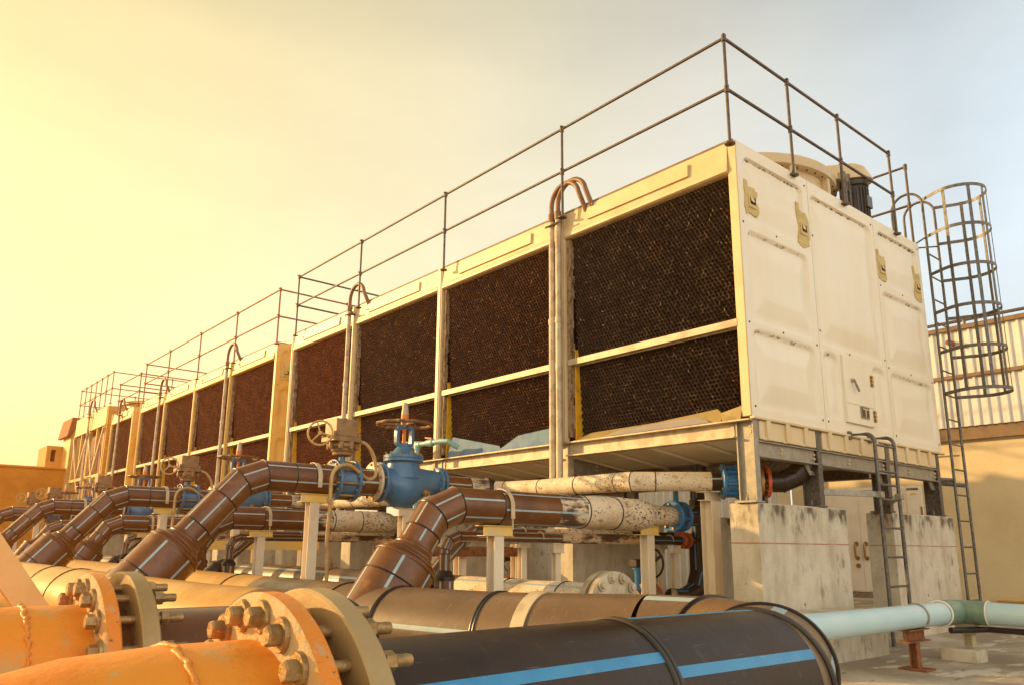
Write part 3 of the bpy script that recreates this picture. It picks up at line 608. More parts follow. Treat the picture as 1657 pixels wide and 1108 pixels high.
# plinth walls under the post rows
def plinth(y0, y1, x0, x1, label, hi=1.375, foot=False, line=True):
    b = MB(); g = GZ; n = 34; k = 26; dirt = []
    def wall(fa, fb, w, flip):
        base = len(b.v)
        for j in range(k+1):
            for i in range(n+1):
                u, v = i/n, j/k; p = Vector(fa).lerp(Vector(fb), u); z = g+(hi-.012-g)*v
                b.v.append(Vector((p.x, p.y, z))); dv = sstep(.80, .99, v)*.9 + .35*sstep(.3, .95, v)*(.5+.5*math.sin(u*17+y0)*math.sin(u*41+2)) + .3*sstep(.12, 0, v); dirt.append(dv)
        for j in range(k):
            for i in range(n):
                q = base+j*(n+1)+i; b.f.append((q, q+1, q+n+2, q+n+1)); b.m.append(0)
    wall((x0, y0, 0), (x1, y0, 0), 0, 0); wall((x1, y0, 0), (x1, y1, 0), 0, 0); wall((x1, y1, 0), (x0, y1, 0), 0, 0); wall((x0, y1, 0), (x0, y0, 0), 0, 0)
    e = .014; r0 = b.ring([(x0, y0, hi-.012), (x1, y0, hi-.012), (x1, y1, hi-.012), (x0, y1, hi-.012)]); r1 = b.ring([(x0+e, y0+e, hi), (x1-e, y0+e, hi), (x1-e, y1-e, hi), (x0+e, y1-e, hi)])
    b.bridge(r0, r1); b.cap(r1); dirt += [.3]*8; b.att['dirt'] = dirt
    o = b.build('plinth_wall', 'concrete', loc=((x0+x1)/2, (y0+y1)/2, g), angle=30)
    tag(o, label, 'plinth wall', 'concrete plinth walls')
    if foot:
        f = MB(); f.box(x0+.2, x1-.35, y0-.46, y0-.002, g-.02, g+.36); f.att['dirt'] = [.5]*len(f.v); f.build('footing', 'concrete', o, bevel=.02)
    if line:
        f = MB(); f.box(x0-.003, x1+.003, y0-.003, y0, 1.038, 1.046); f.box(x0-.003, x0, y0, y1, 1.038, 1.046); f.build('chalk_line', 'redline', o)
    return o
names = ['nearest to the ladder', 'at the second post row of the near tower', 'at the middle of the near tower', 'at the fourth post row of the near tower', 'at the left end of the near tower']
for r in range(5):
    y = r*BAY - (0 if r == 0 else .14)
    plinth(y, y+.275, 0.0, 1.5, 'stained concrete plinth wall with red line under the corner post' if r == 0 else 'front concrete plinth wall ' + names[r], foot=(r == 0), line=(r < 2))
    plinth(y, y+.275, 2.48, 4.03, 'stained concrete plinth wall with red line behind the short ladder' if r == 0 else 'rear concrete plinth wall ' + names[r], line=(r == 0))
for r, nm in enumerate(['at the near end of the second tower', 'one post row into the second tower', 'at the middle of the second tower', 'three post rows into the second tower', 'at the far end of the second tower', 'under the short single bay tower']):
    y = 9.98+r*2.18 if r < 5 else 21.4
    plinth(y, y+.275, 0.0, 1.5, 'concrete plinth wall ' + nm, line=False)

# ------------------------------------------------------------------ ladders
def short_ladder():
    t = thing('short_ladder', 'short grey ladder hooked on the tower end beside the access door', 'ladder', (1.92, -.2, GZ), 'ladders')
    for x in (1.71, 2.125):
        b = MB(); b.tube([(x-.02, -.01, 2.105), (x, -.16, 2.10)] + arc((x, -.16, 2.02), 0, PI/2, .08, 6, (0, 0, 1), (0, -1, 0)) + [(x, -.24, 1.0), (x, -.24, GZ)], .018, 12)
        b.box(x-.05, x+.01, -.02, -.004, 2.06, 2.14); b.build('rail', 'gal_dark', t)
    for z in (1.99, 1.74, 1.61, 1.47, 1.20, .93, .66, .40):
        b = MB(); b.tube([(1.71, -.24, z), (2.125, -.24, z)], .011, 8); b.build('rung', 'gal_dark', t)
    for x in (1.71, 2.125):
        b = MB(); b.box(x-.035, x+.035, -.275, -.215, 1.48, 1.54); b.build('clamp', 'gal', t, bevel=.004)
    b = MB(); b.beam((1.12, .02, 1.515), (1.70, -.215, 1.515), .05, .05); b.build('bracket', 'gal', t); b = MB(); b.beam((2.46, .02, 1.47), (2.1, -.215, 1.50), .05, .05); b.build('bracket', 'gal', t)
short_ladder()
def cage_ladder():
    xa, xb, y0 = 4.09, 4.45, -.04; cx, cy, R = 4.26, -.39, .315
    t = thing('caged_ladder', 'tall grey ladder with a hooped safety cage at the end of the tower', 'ladder', (cx, y0, .4), 'ladders')
    for x in (xa, xb):
        b = MB(); b.tube([(x, y0, .42), (x, y0, 5.28)] + arc((x, y0+.19, 5.28), PI, 0, .19, 12, (0, 1, 0), (0, 0, 1)) + [(x, y0+.38, 4.72)], .016, 10); b.build('rail', 'gal_dark', t)
    z = .44
    while z < 4.75: b = MB(); b.tube([(xa, y0, z), (xb, y0, z)], .010, 8); b.build('rung', 'gal_dark', t); z += .298
    H = [2.83+.50*k for k in range(6)]
    for z in H:
        b = MB(); ins, outs = [], []
        A0, A1 = math.radians(152), math.radians(388)
        path = [(xa, y0, z)] + [(cx+R*math.cos(A0+(A1-A0)*k/28), cy+R*math.sin(A0+(A1-A0)*k/28), z) for k in range(29)] + [(xb, y0, z)]
        P = [Vector(p) for p in path]; 
        for i, p in enumerate(P):
            q = (P[min(i+1, len(P)-1)]-P[max(i-1, 0)]).normalized(); nn = Vector((q.y, -q.x, 0))*.003
            ins.append(p-nn); outs.append(p+nn)
        hh = Vector((0, 0, .02))
        for i in range(len(P)-1):
            for A, B in ((ins, None), (outs, None)):
                b.quad(A[i]-hh, A[i+1]-hh, A[i+1]+hh, A[i]+hh)
            b.quad(ins[i]+hh, ins[i+1]+hh, outs[i+1]+hh, outs[i]+hh); b.quad(ins[i]-hh, ins[i+1]-hh, outs[i+1]-hh, outs[i]-hh)
        b.build('hoop', 'gal_dark', t)
    for a in (170, 222, 258, 288, 328, 372):
        q = math.radians(a); e = Vector((math.cos(q), math.sin(q), 0)); tt = Vector((-e.y, e.x, 0))
        b = MB(); b.obox(Vector((cx, cy, (H[0]+H[-1])/2))+e*(R-.008), e*.004, tt*.018, Vector((0, 0, (H[-1]-H[0])/2+.02))); b.build('strap', 'gal_dark', t)
    b = MB(); b.tube([(3.82, .05, 1.80), (xa, y0+.02, 1.80)], .025, 8); b.build('bracket', 'gal_dark', t)
    for p, q, rr_ in (((3.82, .09, 1.76), (xb, y0+.02, 1.76), .025), ((3.93, .03, 4.72), (xa, y0, 4.83), .01), ((3.93, .3, 4.72), (xb, y0, 4.80), .01)): b = MB(); b.tube([p, q], rr_, 8); b.build('bracket', 'gal_dark', t)
cage_ladder()

# ------------------------------------------------------------------ big welded headers
HZ, HR = .455, .295
HD = ['hdpe_dust_lit', 'stripe_lit', 'seam']
def header(label, run, start, sides):
    t = thing('header_pipe', label, 'header pipe', (run[-1][0], 2.0, GZ), 'large header pipes')
    return t
ha = header('large black header pipe that turns a mitred corner in the right foreground', [(-3.13, 1.2)], 0, 0)
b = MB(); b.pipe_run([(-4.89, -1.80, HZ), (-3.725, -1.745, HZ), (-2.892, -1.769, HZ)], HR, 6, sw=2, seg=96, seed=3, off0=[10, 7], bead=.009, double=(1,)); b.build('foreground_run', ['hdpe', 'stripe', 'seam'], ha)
b = MB(); b.pipe_run([(-3.725, -1.745, HZ), (-2.894, -1.769, HZ), (-2.582, -1.61, HZ), (-2.308, -1.148, HZ), (-2.42, -.83, HZ)], [HR-.012, HR-.001, HR-.001, HR-.001, HR-.001], 6, sw=2, seg=64, seed=5, off0=[4, 12, 3, 8], bead=.010, double=(1, 2, 3), skip=()); b.build('elbow', ['hdpe_dust_lit', 'stripe_lit', 'seam'], ha)
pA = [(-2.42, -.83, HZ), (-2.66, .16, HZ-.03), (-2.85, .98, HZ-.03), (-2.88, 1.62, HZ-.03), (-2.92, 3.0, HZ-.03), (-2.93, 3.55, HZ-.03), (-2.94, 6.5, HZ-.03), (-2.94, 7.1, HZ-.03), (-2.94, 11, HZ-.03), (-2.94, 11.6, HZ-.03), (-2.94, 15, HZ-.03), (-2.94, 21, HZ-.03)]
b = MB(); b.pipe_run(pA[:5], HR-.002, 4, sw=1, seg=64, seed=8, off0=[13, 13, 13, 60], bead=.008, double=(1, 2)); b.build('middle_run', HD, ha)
b = MB(); b.pipe_run(pA[4:], HR-.003, 0, seg=64, seed=8, bead=.008); b.build('long_run', ['hdpe_sunlit', 'stripe_lit', 'seam'], ha)
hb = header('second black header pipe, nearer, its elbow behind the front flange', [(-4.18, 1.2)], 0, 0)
b = MB(); b.pipe_run([(-4.98, -.42, HZ), (-4.42, -.42, HZ), (-4.14, -.30, HZ), (-3.95, .02, HZ), (-3.93, .75, HZ)], HR-.003, 2, sw=1, seg=64, seed=11, off0=[52, 54, 56, 56], bead=.009, double=(1, 2, 3)); b.build('elbow', ['hdpe_dust_wash', 'stripe_lit', 'seam'], hb)
b = MB(); b.pipe_run([(-3.93, .75, HZ), (-4.03, 1.4, HZ), (-4.07, 4.6, HZ), (-4.07, 5.6, HZ), (-4.07, 9.4, HZ), (-4.07, 10, HZ), (-4.07, 14, HZ), (-4.07, 21, HZ)], HR-.004, 0, sw=1, seg=64, seed=12, bead=.008, skip=(1,)); b.build('long_run', ['hdpe_sunlit', 'stripe_lit', 'seam'], hb)
def header_strap(x, y, ang, label):
    b = MB(); d = Vector((math.sin(ang), math.cos(ang), 0)); s = Vector((d.y, -d.x, 0)); R = HR; HZ = globals()['HZ']-.022
    pr = []
    for k in range(33):
        a = PI*k/32; o = s*math.cos(a)+Vector((0, 0, 1))*math.sin(a); pr.append(Vector((x, y, HZ))+o*(R+.002))
    pr = [pr[0]-Vector((0, 0, HZ-GZ-.06))] + pr + [pr[-1]-Vector((0, 0, HZ-GZ-.06))]
    th = .008; prev = None
    for i, p in enumerate(pr):
        c = (p-Vector((x, y, HZ))); c.z = max(c.z, 0); c.normalize()
        cur = b.ring([p-d*.045, p+d*.045, p+d*.045+c*th, p-d*.045+c*th])
        if prev: b.bridge(prev, cur)
        prev = cur
    b.box(x-R-.1, x+R+.1, y-.06, y+.06, GZ-.01, GZ+.06)
    tag(b.build('pipe_strap', 'strap', loc=(x, y, GZ)), label, 'strap', 'flat steel straps over the header pipes')
header_strap(-2.585, -.15, -.24, 'flat pale strap over the large foreground header pipe')

# smaller header with a blind flange
hc = thing('drain_header', 'white coated header pipe ending in a bolted white blind flange', 'header pipe', (-1.2, .7, GZ))
b = MB(); b.pipe_run([(-1.2, .66, .53), (-1.2, 1.05, .53), (-1.2, 1.75, .53), (-1.2, 2.45, .53)], .185, 4, seg=48, seed=2, off0=[40, 40], ms=1); b.build('coated_run', ['coat', 'stripe_lit', 'seam'], hc)
b = MB(); b.pipe_run([(-1.2, 2.45, .53), (-1.2, 3.4, .53), (-1.2, 4.2, .53), (-1.2, 5.0, .53), (-1.2, 8.2, .53), (-1.2, 9, .53), (-1.2, 20, .53)], .186, 4, seg=40, seed=4, off0=[36, 34]); b.build('long_run', ['hdpe_dust_lit', 'stripe_lit', 'seam'], hc)
b = MB(); b.lathe((-1.2, .66, .53), (0, -1, 0), [(0, .185), (.0, .285), (.05, .285), (.05, .2), (.085, .2), (.085, .285), (.135, .285), (.14, .278)], 40); b.build('blind_flange', ['gal_white'], hc, bevel=.003)
for k in range(12):
    a = 2*PI*k/12+.2; b = MB(); b.hexbolt((-1.2+.24*math.cos(a), 0.515, .53+.24*math.sin(a)), (0, 1, 0), .026, .02, .10, rot=a); b.build('bolt', 'gal_white', hc)

# orange pipes, flanges and their bolts
def orange_pipe(y, xf, label, bend, seed, tip):
    t = thing('orange_pipe', label, 'steel pipe', (xf-.3, y, GZ), 'orange steel pipes in the foreground')
    R = .318
    P = [(xf, y, HZ), (xf-.27, y, HZ)] + [(xf-.27-1.1*math.sin(q)*tip, y, HZ-1.1*(1-math.cos(q))*bend) for q in [PI/2*k/10 for k in range(1, 11)]]
    b = MB(); b.tube([Vector(p) for p in P], R, 72); b.build('pipe', 'orange', t, angle=60)
    for dx, rb in ((-.085, .010), (-.27, .008)):
        r = random.Random(seed); b = MB(); n = 150; ring = []
        for k in range(n):
            a = 2*PI*k/n; q = R+.001+r.uniform(-.003, .003); ring.append(Vector((xf+dx+(.024 if dx > -.2 else 0)+r.uniform(-.006, .006), y+q*math.cos(a), HZ+q*math.sin(a))))
        b.tube(ring, [rb*r.uniform(.5, 1.25) for k in range(n)], 7, 0, closed=True); b.build('weld_bead', 'rust_dust' if dx > -.2 else 'orange_flange', t, angle=70)
    b = MB(); b.lathe((xf-.07, y, HZ), (1, 0, 0), [(0, R-.01), (0, .418), (.008, .428), (.05, .428), (.056, .422), (.056, .2)], 96, 0, False, False, ms=[1, 1, 0, 0, 0]); b.build('flange', ['orange_flange', 'rust_dust'], t, angle=40)
    b = MB(); b.lathe((xf-.0135, y, HZ), (1, 0, 0), [(0, .2), (0, .34), (.02, .345), (.02, .2)], 64, 0, False, False); b.build('gasket', 'black', t)
    n = 20
    for k in range(n):
        a = 2*PI*(k+.35)/n; b = MB()
        b.hexbolt((xf-.07, y+.376*math.cos(a), HZ+.376*math.sin(a)), (1, 0, 0), .0255, .030, .262, nut=.058, rot=seed*.7+k*1.1, mshank=0); b.build('bolt', 'bolt', t, angle=32)
    return t
orange_pipe(-1.80, -4.995, 'orange pipe nearest the camera with dust caked flange and weld bead', .8, 3, .95)
orange_pipe(-.42, -5.075, 'orange pipe behind the front one, flange beside the golden header', .25, 5, 1.4)
def backing_ring(x, y, parent):
    b = MB(); b.lathe((x-.062, y, HZ), (1, 0, 0), [(0, HR+.012), (0, .428), (.006, .434), (.056, .434), (.062, .428), (.062, HR+.012)], 96, 0, False, False); b.build('backing_ring', 'ring', parent, angle=40)
    b = MB(); b.lathe((x-.125, y, HZ), (1, 0, 0), [(0, .2), (0, HR+.03), (.063, HR+.03), (.075, HR)], 64, 0, False, False); b.build('stub_end', 'hdpe_dust_wash', parent)
backing_ring(-4.885, -1.80, ha); backing_ring(-4.965, -.42, hb)

# ------------------------------------------------------------------ rising branches
S2 = math.sqrt(.5)
BR = ['hdpe_dust_wash', 'stripe_lit', 'seam']
def on_diag(c, s): return Vector((c.x+s*S2, c.y, c.z+s*S2))
def stub_and_reducer(t, y, x0, th, zs, r0, r1, seed):
    d = Vector((math.cos(th), 0, math.sin(th))); a = Vector((x0, y, HZ)); c = a + d*((zs-HZ)/d.z)
    b = MB(); b.pipe_run([a+d*.03, c], r0, 6, sw=1, seg=72, seed=seed, off0=[19]); b.bead(a+d*(HR+.02), d, r0+.003, .006, 2, 48); b.build('stub', BR, t)
    b = MB(); b.lathe(c-d*.004, d, [(0, r0), (0, r0+.007), (.010, r0+.009), (.020, r0+.004), (.026, r0-.010), (.036, r0-.014), (.042, r0-.008), (.054, r0-.011), (.062, r0-.034), (.085, r0-.060), (.096, r1+.042), (.104, r1+.034), (.125, r1+.014), (.132, r1+.017), (.146, r1+.014), (.158, r1+.003), (.18, r1)], 64, 0, False, False); b.build('reducer', ['hdpe_dust_wash'], t, angle=25)
    return d, c + d*.17
def low_branch(y):
    t = thing('low_branch_pipe', '', 'branch pipe', (-2.0, y, 1.3), 'low branch pipes')
    x0 = -2.908; z = 1.302; th = math.radians(56)
    d, e = stub_and_reducer(t, y, x0, th, .85, .245, .141, 3); ax = lambda zz: Vector((x0, y, HZ)) + d*((zz-HZ)/d.z)
    b = MB(); b.pipe_run([e, ax(1.085), ax(1.215), (-2.19, y, z), (-1.78, y, z)], .141, 6, seed=4, seg=60, bead=.006, off0=[14, 11, 6, 3, 5]); b.build('riser', BR, t)
    b = MB(); b.pipe_run([(-1.78, y, z), (-1.15, y, z)], .1405, 6, seed=5, seg=60, off0=[8]); b.bead((-1.78, y, z), (1, 0, 0), .142, .006, 2); b.build('run', BR, t)
    b = MB(); b.pipe_run([(-1.15, y, z), (-.80, y, z), (-.38, y, z), (-.18, y, z)], .142, 6, seed=5, seg=60, off0=[8, 12, 12], skip=()); b.build('coated_run', ['coat_part', 'stripe_lit', 'seam'], t)
    b = MB(); b.lathe((-.83, y, z), (1, 0, 0), [(0, .1435), (.45, .1435), (.48, .1425)], 48, 1, False, False); b.lathe((-.36, y, z), (1, 0, 0), [(0, .146), (.36, .147), (.47, .125), (.53, .1), (.60, .097), (.88, .094)], 48, 0, False, False); b.bead((.0-.36+.60, y, z), (1, 0, 0), .098, .004, 0); b.build('cone', ['coat_speck', 'coat'], t)
    b = MB(); b.pipe_run([(.64, y, z), (.86, y, z), (.98, y, z+.06), (1.03, y, z+.18), (1.03, y, 1.95)], .085, 4, seed=6, seg=36, bead=.004, off0=[30, 28]); b.build('outlet_elbow', ['hdpe', 'stripe', 'seam'], t)
    b = MB()
    for j in range(2):
        pr = [(-1.77+.0, y+.150*math.cos(a), z+.150*math.sin(a)) for a in [-.05+PI*k/24*1.03 for k in range(25)]]
    P = [Vector((-1.72, y+.15*math.cos(a), z+.15*math.sin(a))) for a in [PI*k/24 for k in range(25)]]
    P = [P[0]-Vector((0, 0, .09))]+P+[P[-1]-Vector((0, 0, .09))]; prev = None
    for p in P:
        c = p-Vector((-1.72, y, z)); c.z = max(c.z, 0); c.normalize(); cur = b.ring([p+Vector((-.02, 0, 0)), p+Vector((.02, 0, 0)), p+Vector((.02, 0, 0))+c*.006, p+Vector((-.02, 0, 0))+c*.006])
        if prev: b.bridge(prev, cur)
        prev = cur
    for q in (P[0], P[-1]): b.lathe(q+Vector((0, 0, -.09)), (0, 0, 1), [(0, .007), (.1, .007)], 8)
    b.build('strap', 'strap', t)
    return t
lows = [low_branch(1.29)]
lows[0]['label'] = 'lower branch pipe in front with white peeling end and blue valve'
for i, (yy, lb) in enumerate(((5.96, 'lower branch pipe passing under the blue gate valve, second from the front'), (10.8, 'lower branch pipe in the middle distance left of the big riser'), (15.5, 'farthest of the lower branch pipes at the left'))):
    lows.append(dup(lows[0], (0, yy-1.29, 0), lb))

def high_branch(y):
    t = thing('high_branch_pipe', '', 'branch pipe', (-2.9, y, 1.6), 'high branch pipes')
    x0 = -4.08; z = 1.612; th = math.radians(48.5)
    d, e = stub_and_reducer(t, y, x0, th, .92, .245, .141, 13); ax = lambda zz: Vector((x0, y, HZ)) + d*((zz-HZ)/d.z)
    b = MB(); b.pipe_run([e, ax(1.13), ax(1.37), ax(1.535), (-2.92, y, z), (-2.64, y, z), (-2.23, y, z)], .141, 6, seed=14, seg=60, bead=.006, off0=[16, 12, 9, 4, 6]); b.build('riser', BR, t)
    b = MB(); b.pipe_run([(-1.97, y, z), (-1.72, y, z)], .138, 6, seed=15, seg=48, off0=[7]); b.build('spool', BR, t)
    b = MB(); b.pipe_run([(-.92, y, z+.03), (-.55, y, z+.03)], .10, 6, seed=16, seg=48, off0=[8]); b.build('outlet_spool', BR, t)
    b = MB(); b.pipe_run([(-.55, y, z+.03), (-.28, y, z+.02)], .1, 6, seed=16, seg=48, off0=[8]); b.lathe((-.28, y, z+.02), (1, -.2, 0), [(0, .12), (.02, .125), (.05, .11), (.08, .11), (.1, .1)], 32, 2); b.bead((-.55, y, z+.03), (1, 0, 0), .1, .005, 2); b.build('coated_spool', ['coat_part', 'stripe_lit', 'seam'], t)
    pts = [(-.25, y, z+.02), (-.10, y-.14, z+.01), (-.10, y-.75, z), (-.10, y-1.85, z), (-.10, y-2.02, z), (.42, y-2.54, z)]
    b = MB(); b.pipe_run(pts, .092, 0, seed=17, seg=40, bead=.005, mb=0); b.lathe((-.10, y-1.62, z), (0, -1, 0), [(0, .094), (.22, .0945), (.38, .094)], 40, 1, False, False); b.bead((-.1, y-1.3, z), (0, 1, 0), .093, .005, 2); b.bead((.05, y-2.17, z), (1, -1, 0), .093, .005, 2); b.build('offset_run', ['coat', 'coat_speck', 'seam'], t)
    d = Vector((1, -1, 0)).normalized(); q = Vector((.42, y-2.54, z))
    b = MB(); b.pipe_run([q-d*.01, q+d*.16], .089, 4, seg=40, seed=18); b.build('tail', ['hdpe', 'stripe_lit', 'seam'], t)
    b = MB(); b.pipe_run([q+d*.2, q+d*.48], .080, 4, seg=40, seed=18, off0=[2]); b.build('inlet_spool', ['hdpe', 'stripe', 'seam'], t)
    b = MB(); b.pipe_run([q+d*.55, q+d*.66, q+d*.78+Vector((0, 0, .05)), q+d*.86+Vector((0, 0, .14)), q+d*.88+Vector((0, 0, .36))], .098, 0, seg=40, bead=.004); b.build('rubber_elbow', ['seam', 'seam', 'seam'], t)
    for s, mm, R_ in ((.46, 'bolt', .145), (.525, 'red', .15)):
        b = MB(); b.lathe(q+d*(s-.02), d, [(0, .08), (0, R_), (.028, R_), (.028, .08)], 32, 0, False, False)
        for k in range(8):
            a = 2*PI*k/8; u = Vector((-d.y, d.x, 0)); b.lathe(q+d*(s-.03)+(u*math.cos(a)+Vector((0, 0, 1))*math.sin(a))*(R_-.026), d, [(0, .015), (.05, .015)], 6)
        b.build('flange', mm, t)
    # strap on the horizontal part
    b = MB(); P = [Vector((-2.42, y+.15*math.cos(a), z+.15*math.sin(a))) for a in [PI*k/24 for k in range(25)]]
    P = [P[0]-Vector((0, 0, .09))]+P+[P[-1]-Vector((0, 0, .09))]; prev = None
    for p in P:
        c = p-Vector((-2.42, y, z)); c.z = max(c.z, 0); c.normalize(); cur = b.ring([p+Vector((-.022, 0, 0)), p+Vector((.022, 0, 0)), p+Vector((.022, 0, 0))+c*.006, p+Vector((-.022, 0, 0))+c*.006])
        if prev: b.bridge(prev, cur)
        prev = cur
    b.build('strap', 'strap', t)
    return t
highs = [high_branch(3.29)]
highs[0]['label'] = 'largest brown branch pipe rising to the actuated valve and blue gate valve'
HY = [7.85, 12.6, 17.0, 19.6]
for yy, lb in zip(HY, ('second high branch pipe rising behind the largest brown one', 'third high branch pipe near the left edge', 'high branch pipe at the far left behind the third', 'farthest high branch pipe at the left edge')):
    highs.append(dup(highs[0], (0, yy-3.29, 0), lb))

def flange_disc(b, p, d, r0, R_, th, nb, m=0, rb=.014, mb=1, rot=.2):
    b.lathe(p, d, [(0, r0), (0, R_-.004), (.004, R_), (th-.004, R_), (th, R_-.004), (th, r0)], 40, m, False, False)
    dd, s, u = frame(d)
    for k in range(nb):
        a = 2*PI*k/nb+rot; b.lathe(Vector(p)+(s*math.cos(a)+u*math.sin(a))*(R_-rb*1.9)-dd*.016, dd, [(0, rb*.85), (.004, rb), (th+.032, rb)], 6, mb)

# actuated butterfly valve
def actuated_valve(y):
    z = 1.612; t = thing('actuated_valve', '', 'valve', (-2.1, y, z), 'valves with motor actuators')
    b = MB(); flange_disc(b, (-2.225, y, z), (1, 0, 0), .1, .205, .03, 8); flange_disc(b, (-2.015, y, z), (1, 0, 0), .1, .205, .03, 8)
    b.lathe((-2.195, y, z), (1, 0, 0), [(0, .165), (.18, .165)], 40, 0)
    for k in range(8):
        a = 2*PI*k/8+.2; b.lathe((-2.26, y+.178*math.cos(a), z+.178*math.sin(a)), (1, 0, 0), [(0, .013), (.31, .013)], 8, 1)
    b.build('body', ['blue', 'bolt'], t, bevel=.003)
    b = MB(); b.lathe((-2.12, y, z+.16), (0, 0, 1), [(0, .05), (.03, .05), (.035, .034), (.17, .034), (.17, .07), (.2, .07), (.2, .055), (.235, .055)], 20); b.build('stem', 'blue', t)
    g = MB(); g.lathe((-2.12, y, z+.235), (0, 0, 1), [(0, .05), (.012, .095), (.045, .10), (.05, .115), (.085, .12), (.09, .14), (.13, .145)], 26)
    for k in range(8):
        a = 2*PI*k/8+.15; g.lathe((-2.12+.135*math.cos(a), y+.135*math.sin(a), z+.30), (0, 0, 1), [(0, .024), (.07, .03), (.085, .02)], 8)
    g.box(-2.29, -1.99, y-.14, y+.14, z+.372, z+.425); g.build('gearbox', 'actuator', t, bevel=.01)
    g = MB(); g.box(-2.262, -2.02, y-.12, y+.12, z+.427, z+.60)
    for sx in (-2.275, -2.005):
        for sy in (-.12, .12): g.lathe((sx, y+sy, z+.415), (0, 0, 1), [(0, .02), (.05, .018), (.055, .01)], 8)
    g.build('housing', 'actuator', t, bevel=.028, bseg=3)
    h = MB(); c = Vector((-2.41, y-.07, z+.44))
    ey = Vector((.80, -.60, 0)); nrm = Vector((.6, .8, 0))
    h.tube(arc(c, 0, 2*PI, .118, 36, ey, (0, 0, 1))[:-1], .0105, 8, closed=True)
    for a in (PI*.5+.3, PI*1.17+.3, PI*1.83+.3): h.tube([c, c+ey*.118*math.cos(a)+Vector((0, 0, 1))*.118*math.sin(a)], .009, 6)
    h.lathe(c-nrm*.02, nrm, [(0, .02), (.06, .02), (.062, .014), (.17, .014)], 12); h.build('handwheel', 'conduit', t)
    k = MB(); pts = [(-1.98, y-.05, z+.40), (-1.90, y-.08, z+.37), (-1.82, y-.09, z+.27), (-1.79, y-.1, z+.14), (-1.81, y-.12, z+.05), (-1.90, y-.14, z+.02), (-2.02, y-.17, z+.08), (-2.14, y-.2, z+.135), (-2.25, y-.21, z+.12), (-2.32, y-.21, z+.05), (-2.335, y-.21, z-.05), (-2.335, y-.21, z-.3), (-2.34, y-.2, z-.6), (-2.32, y-.19, z-.8), (-2.30, y-.18, GZ)]
    sm = []
    for i in range(len(pts)-1):
        p0, p1, p2, p3 = [Vector(pts[max(0, min(len(pts)-1, i+j))]) for j in (-1, 0, 1, 2)]
        for q in range(4): w = q/4; sm.append(.5*((2*p1)+(p2-p0)*w+(2*p0-5*p1+4*p2-p3)*w*w+(-p0+3*p1-3*p2+p3)*w**3))
    k.tube(sm+[Vector(pts[-1])], .019, 10); k.box(-2.36, -2.31, y-.235, y-.185, z-.24, z-.19, 0); k.build('cable_conduit', 'conduit', t)
    return t
acts = [actuated_valve(3.29)]; acts[0]['label'] = 'nearest motor actuated valve with brown housing above the strap'
for yy, lb in zip(HY, ('motor actuated valve on the second high branch', 'motor actuated valve on the third high branch against the tower', 'motor actuated valve on the high branch in front of the orange wall', 'farthest motor actuated valve in front of the orange wall')):
    acts.append(dup(acts[0], (0, yy-3.29, 0), lb))

